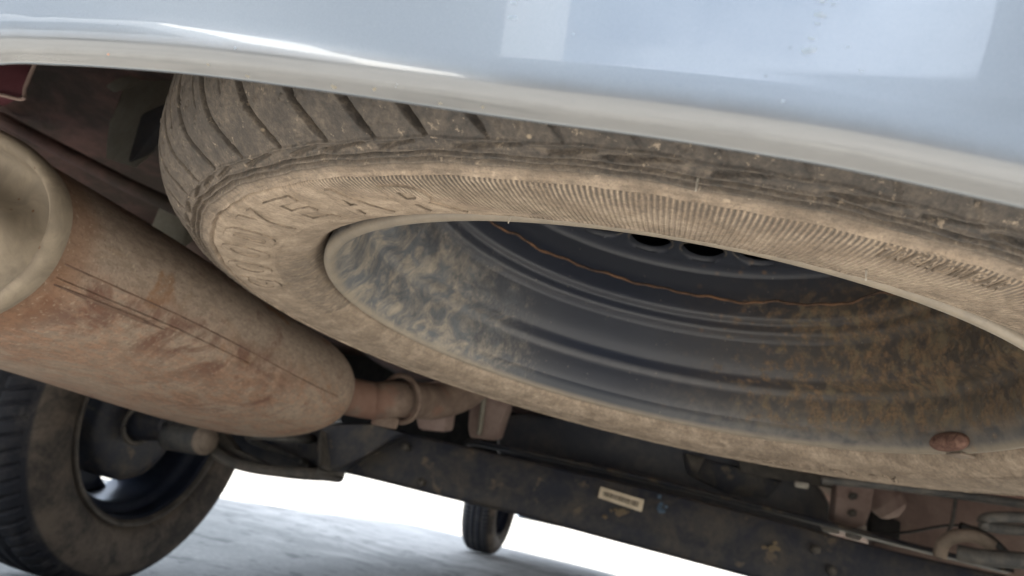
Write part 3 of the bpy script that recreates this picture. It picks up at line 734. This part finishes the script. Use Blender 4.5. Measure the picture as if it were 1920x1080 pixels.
# --- floor pan
def rect_grid(x0, x1, y0, y1, fz, nx=60, ny=80):
    X, Y = np.meshgrid(np.linspace(x0, x1, nx), np.linspace(y0, y1, ny), indexing='ij'); return np.stack([X, Y, fz(X, Y)], -1)
def fz(X, Y):
    z = .615 + 0 * X
    z -= .09 * sstep(Y, .9, 1.5) * sstep(X, -.80, -.70)
    z -= .10 * sstep(Y, 1.9, 2.3)
    z += .012 * np.exp(-((X + .62) / .02) ** 2) + .010 * np.exp(-((Y - .55) / .02) ** 2)
    z -= .05 * sstep(X, -.72, -1.0) * (Y < .9)
    return z
place(grid_obj('floor_pan', rect_grid(-1.12, .80, .17, 5.2, fz, 90, 160), M_FLOOR, car))
fw = place(grid_obj('rear_panel', np.stack([np.stack([np.full(40, x), .178 + .02 * np.linspace(0, 1, 40), np.linspace(.47, .63, 40)], -1) for x in np.linspace(-1.1, .5, 30)], 0), M_FLOOR, car))
# stamped box rail left of the tyre, seen between muffler and bumper
q = lambda x, y, Y: at(x, y, Y=Y)
place(prism('rail_box', [q(222, 168, .56), q(300, 172, .54), q(330, 230, .50), q(258, 330, .50), q(185, 305, .53), q(196, 232, .55)], (0, .05, .16), M_SEAL, car, bevel=.012))
place(prism('rail_flange', [q(140, 118, .58), q(215, 125, .56), q(250, 168, .55), q(205, 182, .56)], (0, .05, .10), M_SEAL, car, bevel=.01))
place(prism('rail_recess', [q(262, 215, .488), q(318, 190, .488), q(322, 205, .488), q(250, 300, .488), q(235, 310, .488)], (0, .02, .02), M_TANK, car, bevel=.003))
place(prism('maroon_panel', [q(-60, 110, .30), q(64, 112, .30), q(58, 150, .30), q(43, 184, .30), q(-60, 170, .30)], (-.03, .015, .0), M_MAROON, car, bevel=.003))
place(tube('panel_edge_seam', [q(-60, 175, .298), q(0, 178, .298), (q(42, 186, .298)), q(47, 165, .298), q(62, 128, .298), q(70, 105, .298)], .0012, M_MAUVE, car, n=30, k=6))
place(tube('floor_seam', [q(0, 222, .60), q(120, 285, .60), q(250, 352, .60), q(420, 430, .62)], .008, M_FLOOR, car, n=30, k=8))
place(prism('hanger_bracket', [q(300, 380, .66), q(352, 410, .66), q(344, 470, .66), q(318, 476, .66), q(270, 450, .66)], (0, .04, .06), M_SEAL, car, bevel=.004))
place(prism('stay_plate', [q(345, 452, .70), q(392, 470, .70), q(398, 500, .70), q(392, 512, .70), q(350, 490, .70)], (0, .03, .05), M_MAUVE, car, bevel=.003))
place(tube('heat_shield_edge', [q(110, 330, .42), q(160, 362, .46), q(230, 400, .52), q(330, 470, .60)], .004, M_SEAL, car, n=24, k=8))
# --- muffler
MY0, MY1 = .318, .800; MX, MZ, MA, MB = -.5115, .381, .152, .070
muf_o = np.array([MX, (MY0 + MY1) / 2, MZ])
def oval(a, b, n=120, e=2.25):
    t_ = np.linspace(0, 2 * math.pi, n, endpoint=False)
    return np.stack([a * np.sign(np.cos(t_)) * np.abs(np.cos(t_)) ** (2 / e), b * np.sign(np.sin(t_)) * np.abs(np.sin(t_)) ** (2 / e)], -1)
ov = oval(1, 1)
rows = []
ys = [(MY0, 1.0), (MY0 + .004, 1.004), (MY0 + .012, .985)]
LD = .095
ys += [(y, .985) for y in np.linspace(MY0 + .02, MY1 - LD, 40)]
for k in range(1, 25):
    u = k / 24; ys.append((MY1 - LD + LD * u, max(.985 * (1 - u ** 2.4) ** (1 / 2.4), .1)))
for y, k in ys:
    low_ = -.010 * sstep(y, MY0 + .1, MY1 - .1)
    rows.append(np.stack([ov[:, 0] * MA * k + .03 * (1 - k), np.full(len(ov), y - muf_o[1]), ov[:, 1] * MB * k + low_ * .9], -1))
cl = rows[-1].mean(0); rows.append(np.repeat(cl[None], len(ov), 0))
muf = grid_obj('muffler', np.array(rows), M_MUF, car, close_v=True); muf.matrix_parent_inverse = Matrix.Translation(Vector(-CO)); muf.location = muf_o
# rolled rim and dished end cap
capr = []
for y, da in ((.008, .0004), (.004, .0018), (.0, .0024), (-.003, .0020), (-.0045, .0006), (-.0055, -.002), (-.002, -.006), (.006, -.0085), (.015, -.0115), (.0175, -.018), (.017, -.030), (.008, -.037), (.0035, -.042), (.001, -.050), (.0, -.060)):
    capr.append(np.stack([ov[:, 0] * (MA + da), np.full(len(ov), MY0 + y - muf_o[1]), ov[:, 1] * (MB + da)], -1))
capr.append(np.stack([ov[:, 0] * .05, np.full(len(ov), MY0 + 0 - muf_o[1]), ov[:, 1] * .004], -1))
grid_obj('end_cap', np.array(capr), M_CAP, muf, close_v=True)
# tail pipe stub leaves the cap
# lock seam and crease, running the length of the shell
def on_muf(ang_, y, k=.985, out=0):
    a = math.radians(ang_); e = 2.25
    c, s_ = math.cos(a), math.sin(a)
    return np.array([(MA * k + out) * math.copysign(abs(c) ** (2 / e), c), y - muf_o[1], (MB * k + out) * math.copysign(abs(s_) ** (2 / e), s_) - .009 * float(sstep(y, MY0 + .1, MY1 - .1))])
M_SEAMDARK = mat_simple('dark_seam_gap', (0.10, 0.065, 0.05), (0.22, 0.14, 0.10), 40, 0.9)
tube('crease', [on_muf(-5, y, out=.0002) for y in np.linspace(MY0 + .014, MY1 - .10, 14)], .0007, M_SEAMDARK, muf, n=60, k=6)
tube('lock_seam', [on_muf(-12, y, out=.0006) for y in np.linspace(MY0 + .014, MY0 + .22, 12)], .0012, M_MUF, muf, n=60, k=6)
tube('seam_gap', [on_muf(-14.5, y, out=.0004) for y in np.linspace(MY0 + .016, MY0 + .115, 8)], .0012, M_SEAMDARK, muf, n=40, k=6, taper=([0, .2, .7, 1], [.4, 1, 1.3, .3]))
# pipe, flange ring, bend
pz_ = q(735, 752, .84)
place(tube('exhaust_pipe', [(-.45, .70, .372), (-.43, .76, .374), q(690, 750, .825), q(735, 748, .84), q(775, 750, .90), q(820, 752, .96), q(870, 735, 1.0), q(930, 690, 1.05), q(1000, 640, 1.1)], .0225, M_EXPIPE, car, n=60, k=24, taper=([0, .4, .55, 1], [.98, 1, 1.08, 1.15])))
fa = q(725, 752, .83); fb = q(752, 748, .855); fd = (fb - fa) / np.linalg.norm(fb - fa)
fu = np.cross(fd, [0, 0, 1.0]); fu /= np.linalg.norm(fu); fv = np.cross(fd, fu)
place(tube('flange_ring', [fb + .0285 * (fu * math.cos(t_) + fv * math.sin(t_)) for t_ in np.linspace(0, 2 * math.pi, 25)], .0035, M_EXPIPE, car, n=60, k=8))
place(lozenge_o := box('flange_lug', tuple(q(722, 790, .85)), (.035, .006, .014), M_EXPIPE, car, bevel=.003))

# --- rear axle
axle = empty('rear_axle', tuple(Vector((-.3, 1.35, .32)) - Vector(CO)), car)
AO = np.array([-.3, 1.35, .32])
def aplace(o): o.matrix_parent_inverse = Matrix.Translation(Vector(-AO)); return o
YB = 1.30
bl = [(560, 800), (600, 795), (690, 793), (780, 815), (1000, 866), (1200, 912), (1400, 960), (1620, 1018), (1720, 1043), (1900, 1082), (2150, 1140)]
bb = [(560, 892), (597, 891), (617, 893), (640, 885), (850, 936), (960, 962), (1100, 1000), (1250, 1040), (1400, 1080), (1650, 1146), (2150, 1275)]
top = smooth_line([q(x, y, YB + .012) for x, y in bl], 80); bot = smooth_line([q(x, y, YB) for x, y in bb], 80)
rowsb = []
for i in range(80):
    t0, b0 = top[i], bot[i]; hgt = t0 - b0
    sec = [b0 + [0, .055, .004], b0 + [0, .010, -.001], b0 + [0, .002, .001], b0 + [0, -.001, .006], b0 + hgt * .3 + [0, -.003, 0], b0 + hgt * .7 + [0, -.003, 0], t0 + [0, -.004, -.006], t0 + [0, .000, -.001], t0 + [0, .006, .000], t0 + [0, .055, -.010], t0 + [0, .056, -.02], b0 + [0, .06, .012]]
    rowsb.append(sec)
aplace(grid_obj('axle_beam', np.array(rowsb), M_BEAM, axle, close_v=True))
flg = smooth_line([q(x, y, YB + .10) for x, y in [(870, 832), (900, 830), (1100, 872), (1300, 918), (1560, 983), (1700, 1020), (1900, 1070)]], 60)
fr = [[p + [0, 0, .004], p + [0, -.004, .001], p + [0, -.004, -.003], p + [0, .03, -.006], p + [0, .03, .004]] for p in flg]
aplace(grid_obj('beam_rear_flange', np.array(fr), M_BEAM, axle, close_v=True))
# label plate on the beam
def plate(corners, thick, mat, name, parent, ao, bevel=.0015):
    o = prism(name, corners, (0, thick, 0), mat, parent, bevel=bevel); o.matrix_parent_inverse = Matrix.Translation(Vector(-ao)); return o
YL = YB - .006
lab = plate([q(1126, 912, YL), q(1208, 937, YL), q(1203, 960, YL), q(1121, 933, YL)], .004, M_LABEL, 'sticker', axle, AO, .001)
tl_, tr_, br_, bl_ = [q(x, y, YL - .0006) for x, y in ((1126, 912), (1208, 937), (1203, 960), (1121, 933))]
rs = np.random.RandomState(8); x_ = .10; rows_v = []; rows_f = []
while x_ < .9:
    wd = rs.choice([.010, .016, .024]); u0, u1 = x_, x_ + wd
    def pt(u, v): return (tl_ * (1 - u) + tr_ * u) * (1 - v) + (bl_ * (1 - u) + br_ * u) * v
    k = len(rows_v); rows_v += [pt(u0, .30), pt(u1, .30), pt(u1, .72), pt(u0, .72)]; rows_f.append((k, k + 1, k + 2, k + 3))
    x_ += wd + rs.choice([.008, .014, .02])
aplace(pyobj('barcode', rows_v, rows_f, M_INK, axle, smooth=False))
def smear(pxs, Yd, mat, name, seed, n=9, size=.004):
    rs = np.random.RandomState(seed); V = []; F = []
    for k in range(n):
        c = q(pxs[0] + rs.normal(0, pxs[2]), pxs[1] + rs.normal(0, pxs[3]), Yd); b = len(V); m = 9; V.append(c)
        ss = size * rs.uniform(.4, 1.2)
        for j in range(m):
            a = 2 * math.pi * j / m; V.append(c + np.array([math.cos(a) * ss * rs.uniform(.6, 1.4), 0.0002 * k, math.sin(a) * ss * rs.uniform(.5, 1.2)])); F.append((b, b + 1 + j, b + 1 + (j + 1) % m))
    return aplace(pyobj(name, V, F, mat, axle, smooth=False))
smear((1236, 950, 9, 8), YB - .0052, M_BLUE, 'chalk_mark', 4)
smear((1160, 962, 16, 5), YB - .005, M_SPOT, 'rust_stain', 5, 10, .005)
smear((1450, 1025, 8, 6), YB - .005, M_SPOT, 'rust_stain', 6, 6, .005)
for x_, y_ in ((760, 838), (790, 905), (1530, 1030), (1560, 1070)):
    c_ = q(x_, y_, YB - .006); aplace(tube('bolt', [c_ + [0, .012, 0], c_, c_ - [0, .004, 0]], .0075, M_GREY, axle, n=6, k=6))
aplace(tube('weld_seam', [q(x_, y_, YB - .002) for x_, y_ in ((700, 800), (712, 825), (700, 850), (672, 872))], .0035, M_GREY, axle, n=40, k=6))
# trailing arm end: spring pan, coil, shock bush, hub
aplace(prism('trailing_arm', [q(598, 795, 1.22), q(700, 795, 1.24), q(760, 812, 1.27), q(690, 850, 1.26), q(640, 880, 1.24), q(600, 890, 1.22)], (-.01, .05, 0), M_BEAM, axle, bevel=.006))
pan = smooth_line([q(392, 842, 1.16), q(430, 868, 1.16), q(490, 884, 1.16), q(560, 889, 1.17), q(598, 886, 1.19), q(602, 820, 1.21)], 50)
pr_ = [[p + [0, -.006, .012], p + [0, -.008, -.002], p + [0, -.006, -.006], p + [0, .10, -.004], p + [0, .10, .004]] for p in pan]
aplace(grid_obj('spring_pan', np.array(pr_), M_GREY, axle, close_v=True))
aplace(prism('arm_plate', [q(395, 800, 1.19), q(420, 808, 1.19), q(440, 845, 1.19), q(500, 872, 1.19), q(585, 878, 1.20), q(585, 888, 1.20), q(480, 885, 1.19), q(400, 862, 1.19), q(385, 842, 1.19)], (0, .02, 0), M_GREY, axle, bevel=.003))
cc = q(520, 842, 1.25)
coil = []
for i in range(140):
    a = i / 140 * 2 * math.pi * 4.5; coil.append(cc + np.array([math.cos(a) * .055, math.sin(a) * .055, -.018 + i / 140 * .20]))
aplace(prism('spring_cup', [q(400, 790, 1.36), q(610, 790, 1.36), q(606, 880, 1.36), q(560, 880, 1.36), q(470, 866, 1.36), q(425, 845, 1.36)], (0, .02, 0), M_TANK, axle, bevel=.004))
aplace(tube('coil_spring', coil, .0068, M_PIPE, axle, n=280, k=10))
b0, b1 = q(385, 826, 1.13), q(322, 818, 1.165)
dirb = (b1 - b0) / np.linalg.norm(b1 - b0)
aplace(tube('shock_bush', [b0 + dirb * .004, b0 + dirb * .02, b1], .025, M_PIPE, axle, n=24, k=24))
nut = aplace(tube('bush_bolt', [b0 - dirb * .010, b0 - dirb * .003, b0 + dirb * .006], .019, M_BEIGE, axle, n=14, k=6))
aplace(tube('bush_washer', [b0 - dirb * .001, b0 + dirb * .003], .024, M_BEIGE, axle, n=6, k=24))
aplace(tube('shock_absorber', [b1 + [0, 0, .01], b1 + [.0, .02, .08], b1 + [.01, .05, .18], b1 + [.02, .07, .26]], .022, M_BLACK, axle, n=24, k=16))
h0 = q(322, 800, 1.17); h1 = q(235, 785, 1.20)
aplace(tube('stub_axle', [h0, (h0 + h1) / 2, h1], .034, M_BEAM, axle, n=20, k=24, taper=([0, .5, 1], [.7, 1, 1.15])))
hr0 = q(262, 797, 1.165)
aplace(tube('hub_ring', [hr0 + .033 * np.array([.25 * math.cos(t_), .9 * math.cos(t_), math.sin(t_)]) for t_ in np.linspace(0, 2 * math.pi, 25)], .0045, M_GREY, axle, n=60, k=8))
# brake drum backing plate
bd = revolve('brake_drum', [(0.0, .0), (.05, .0), (.085, -.004), (.104, -.012), (.108, -.022), (.108, -.07)], 64, M_BEAM, axle)
bd.matrix_parent_inverse = Matrix.Translation(Vector(-AO)); bd.matrix_basis = Matrix.Translation((-.995, 1.215, .29)) @ Matrix.Rotation(R_(90), 4, 'Y')

# --- road wheels
def road_wheel(name, x_in, yc, zc, rad, side=1, flip=False, steer=0):
    """x_in: X of the inner sidewall bulge; axis along X"""
    w_ = empty(name, (0, 0, 0), car)
    k = rad / .290
    tp = smooth_line([(.186, -.012), (.190, -.004), (.200, .004), (.225, .010), (.245, .009), (.262, .003), (.272, -.004), (.281, -.012), (.287, -.024), (.290, -.045), (.2905, -.085), (.290, -.125), (.287, -.146), (.281, -.158), (.262, -.172), (.225, -.178), (.190, -.165)], 90) * k
    N = 720; t_ = np.linspace(0, 2 * math.pi, N, endpoint=False)
    PR = np.repeat(tp[None, :, 0], N, 0).copy(); Zp = np.repeat(tp[None, :, 1], N, 0)
    zz = tp[:, 1]
    tread = (tp[:, 0] > .276 * k)
    for j in range(len(tp)):
        if not tread[j]: continue
        ph = (t_ * 78 / (2 * math.pi) + abs(zz[j] + .085) * 14) % 1
        lat = (np.abs(ph - .5) < .11) * (abs(zz[j] + .085) > .034)
        PR[:, j] -= .0065 * lat
        if min(abs(zz[j] + c) for c in (.052, .085, .118)) < .0036: PR[:, j] -= .0065
    PR += .0006 * np.exp(-((tp[:, 0] - .232 * k) / .001) ** 2)
    P = np.stack([np.cos(t_)[:, None] * PR, np.sin(t_)[:, None] * PR, Zp], -1)
    ty = grid_obj('tyre', P, M_ROADTYRE, w_, close_u=True)
    rprof = [(.187, -.020), (.1875, -.006), (.186, -.001), (.183, .000), (.180, -.002), (.176, -.008), (.172, -.012), (.170, -.030), (.166, -.036), (.156, -.045), (.153, -.075), (.152, -.105), (.158, -.14), (.172, -.150), (.180, -.165)]
    ri = revolve('rim', smooth_line(rprof, 70) * k, 160, M_WHEEL, w_)
    fl = revolve('rim_flange', smooth_line([(.1874, -.010), (.1882, -.004), (.1862, .0006), (.183, .0010), (.1795, -.0012), (.176, -.006)], 24) * k, 160, M_WHEELLIP, w_)
    # disc as spokes with openings between them
    V = []; F = []
    ns = 6; K = 10
    for s_ in range(ns):
        a0 = 2 * math.pi * s_ / ns; hwid = math.radians(21)
        for rr_, zz_, wf in ((.05, -.120, 1.42), (.08, -.122, 1.3), (.11, -.128, 1.05), (.135, -.132, 1.0), (.156, -.128, 1.2)):
            for j in range(K):
                a = a0 + hwid * wf * (-1 + 2 * j / (K - 1)); V.append((math.cos(a) * rr_ * k, math.sin(a) * rr_ * k, zz_ * k))
        b = s_ * 5 * K
        for i in range(4):
            for j in range(K - 1): F.append((b + i * K + j, b + i * K + j + 1, b + (i + 1) * K + j + 1, b + (i + 1) * K + j))
    di = pyobj('wheel_disc', V, F, M_WHEEL, w_)
    sol = di.modifiers.new('thickness', 'SOLIDIFY'); sol.thickness = .004
    w_.matrix_parent_inverse = Matrix.Translation(Vector(-CO))
    base = Matrix.Translation((x_in - (.010 * k) * side, yc, zc)) @ Matrix.Rotation(steer, 4, 'Z') @ Matrix.Rotation(R_(90 if side > 0 else -90), 4, 'Y')
    w_.matrix_basis = base
    return w_
rw = road_wheel('rear_wheel', -.955, 1.222, .3075, .308, 1); rw.rotation_mode = 'XYZ'
rr = road_wheel('rear_wheel', .66, 1.215, .2895, .290, -1)
fl_ = road_wheel('front_wheel', -1.00, 4.30, .2895, .290, 1)
fr_ = road_wheel('front_wheel', .66, 4.30, .2895, .290, -1)

# --- fuel tank and brackets ahead of the axle
YT = 1.62
tank_px = [(928, 800), (945, 778), (985, 772), (1100, 788), (1300, 828), (1450, 870), (1530, 900), (1560, 940), (1562, 1000), (1540, 1060), (1300, 1030), (1000, 920), (930, 860)]
tpts = [q(x, y, YT) for x, y in tank_px]
place(prism('fuel_tank', tpts, (0, .62, .02), M_TANK, car, bevel=.020))
place(prism('tank_recess', [q(1280, 850, YT - .012), q(1400, 880, YT - .012), q(1470, 902, YT - .012), q(1440, 935, YT - .012), q(1360, 925, YT - .012), q(1290, 890, YT - .012)], (0, .03, 0), M_BEAM, car, bevel=.006))
place(prism('tank_lug', [q(1285, 850, YT - .03), q(1322, 858, YT - .03), q(1308, 885, YT - .03), q(1296, 880, YT - .03)], (0, .03, 0), M_GREY, car, bevel=.002))
place(prism('tank_strap_bracket', [q(1385, 862, YT - .05), q(1600, 905, YT - .05), q(1604, 925, YT - .05), q(1500, 905, YT - .05), q(1412, 892, YT - .05), q(1388, 884, YT - .05)], (0, .04, .01), M_GREY, car, bevel=.002))
place(prism('chassis_bracket', [q(885, 700, 1.42), q(955, 715, 1.42), q(948, 768, 1.42), q(930, 828, 1.42), q(880, 822, 1.42), q(876, 800, 1.42)], (0, .05, .01), M_MAUVE, car, bevel=.006))
place(tube('bracket_rib', [q(908, 735, 1.412), q(903, 780, 1.412), q(898, 815, 1.412)], .005, M_SEAL, car, n=12, k=8))
place(prism('chassis_bracket', [q(765, 720, 1.30), q(835, 712, 1.30), q(838, 770, 1.30), q(835, 812, 1.30), q(782, 806, 1.30)], (0, .05, .01), M_MAUVE, car, bevel=.008))
place(prism('dark_crossmember', [q(600, 660, 1.9), q(1000, 690, 1.9), q(1000, 870, 1.9), q(640, 800, 1.9)], (0, .1, 0), M_BLACK, car, bevel=.01))
place(prism('chassis_bracket', [q(1570, 900, 1.50), q(1640, 912, 1.50), q(1632, 960, 1.50), q(1618, 1003, 1.50), q(1562, 985, 1.50)], (0, .06, .01), M_MAUVE, car, bevel=.005))
place(tube('hanger_dome', [q(1640, 915, 1.62), q(1662, 940, 1.62), q(1684, 968, 1.62)], .034, M_MAUVE, car, n=40, k=32, taper=([0, .5, .8, .93, 1], [.9, 1, .85, .55, .05])))
place(prism('floor_side_panel', [q(1630, 895, 1.75), q(2000, 930, 1.75), q(2000, 1220, 1.75), q(1800, 1170, 1.75), q(1690, 1110, 1.75), q(1640, 1070, 1.75)], (0, .06, .01), M_MAUVE, car, bevel=.01))
place(prism('floor_recess', [q(1632, 955, 1.70), q(1690, 978, 1.70), q(1686, 1026, 1.70), q(1630, 1010, 1.70)], (0, .05, 0), M_BLACK, car, bevel=.004))
place(prism('clip', [q(1538, 983, 1.44), q(1572, 990, 1.44), q(1575, 1002, 1.44), q(1545, 997, 1.44)], (0, .012, 0), M_WHITECLIP, car, bevel=.002))
place(prism('clip', [q(1585, 995, 1.44), q(1625, 985, 1.44), q(1624, 1000, 1.44), q(1612, 1014, 1.44), q(1588, 1008, 1.44)], (0, .012, 0), M_WHITECLIP, car, bevel=.002))
place(prism('clip', [q(1490, 902, 1.50), q(1518, 906, 1.50), q(1516, 917, 1.50), q(1492, 913, 1.50)], (0, .012, 0), M_WHITECLIP, car, bevel=.003))
place(tube('brake_pipe', [q(1540, 900, 1.2), q(1580, 903, 1.2), q(1700, 915, 1.2), q(1920, 945, 1.2), q(2100, 972, 1.2)], .0065, M_PIPE, car, n=40, k=10))
place(tube('cable', [q(1792, 935, 1.28), q(1785, 980, 1.27), q(1768, 1020, 1.26), q(1762, 1047, 1.25)], .0028, M_PIPE, car, n=24, k=8))
place(tube('cable', [q(1620, 1003, 1.42), q(1700, 998, 1.42), q(1790, 985, 1.42), q(1880, 1000, 1.42)], .0022, M_BLACK, car, n=30, k=6))
place(tube('hose', [q(1990, 978, 1.15), q(1900, 970, 1.15), q(1850, 972, 1.15), q(1848, 985, 1.15), q(1890, 992, 1.17), q(1990, 1000, 1.18)], .0075, M_PIPE, car, n=50, k=12))
place(tube('hose', [q(2000, 1058, 1.15), q(1900, 1050, 1.15), q(1840, 1045, 1.15), q(1795, 1036, 1.16)], .011, M_PIPE, car, n=40, k=12))
place(tube('hook_bracket', [q(1762, 1046, 1.2), q(1768, 1020, 1.2), q(1790, 1006, 1.2), q(1830, 1006, 1.2), q(1862, 1025, 1.2)], .009, M_BEIGE, car, n=40, k=10))
place(tube('cable', [q(1800, 985, 1.35), q(1850, 1005, 1.35), q(1890, 1040, 1.35)], .006, M_BLACK, car, n=20, k=8))

for x_, y_ in ((1600, 930), (1598, 962), (905, 745), (812, 740)):
    c_ = q(x_, y_, 1.49 if x_ > 1500 else (1.41 if x_ > 850 else 1.29)); place(tube('bolt', [c_ + [0, .012, 0], c_, c_ - [0, .005, 0]], .007, M_GREY, car, n=6, k=6))
# ------------------------------------------------------------------ things behind the camera, seen only mirrored in the bumper
def building():
    m1 = mat_simple('pale_rendered_wall', (0.22, 0.25, 0.29), (0.29, 0.32, 0.36), 3, 0.85, bump=.2, bd=.01)
    m2 = mat_simple('dark_window_glass', (0.05, 0.06, 0.07), (0.08, 0.09, 0.10), 3, 0.1, bump=0)
    b = empty('building', (0, -9.0, 0)); tag(b, 'pale flat-roofed building behind the camera, mirrored in the silver bumper', 'building')
    def bx(n, c, s, m): return box(n, c, s, m, b, bevel=.02)
    bx('wall', (0, 0, 1.48), (5.76, 3, 2.96), m1); bx('parapet', (0, 0, 3.04), (5.74, 3.2, .16), m1)
    bx('wall', (-9.9, 0, 3.5), (14, 3, 7), m1); bx('wall', (9.9, 0, 3.5), (14, 3, 7), m1)
    for x in (-11, -8.2, -5.4, 5, 7.8, 10.6):
        for z in (1.7, 4.6):
            w1 = bx('window', (x, 1.49, z), (1.3, .08, 1.2), m1); box('pane', (x, 1.54, z), (1.1, .03, 1.0), m2, w1, bevel=.005)
    v = empty('van', (-4.6, -4.6, 0)); tag(v, 'white van parked behind the camera, mirrored at the left of the bumper', 'van')
    mw = mat_simple('white_van_paint', (0.75, 0.75, 0.74), (0.80, 0.80, 0.80), 3, 0.25, bump=0)
    sil = [(-2.1, 0, .35), (-2.15, 0, .9), (-1.95, 0, 1.75), (-1.8, 0, 1.92), (.6, 0, 1.92), (1.35, 0, 1.15), (2.1, 0, .95), (2.2, 0, .45), (2.1, 0, .32)]
    prism('van_body', [(x, y - .85, z) for x, y, z in sil], (0, 1.7, 0), mw, v, bevel=.06)
    prism('window', [(-1.6, .855, 1.2), (-1.6, .855, 1.7), (.45, .855, 1.7), (.95, .855, 1.2)], (0, .01, 0), m2, v, bevel=.003)
    for x in (-1.4, 1.4):
        for y in (-.72, .72):
            tube('wheel', [(x, y - .1, .32), (x, y + .1, .32)], .32, M_BLACK, v, n=6, k=32)
building()
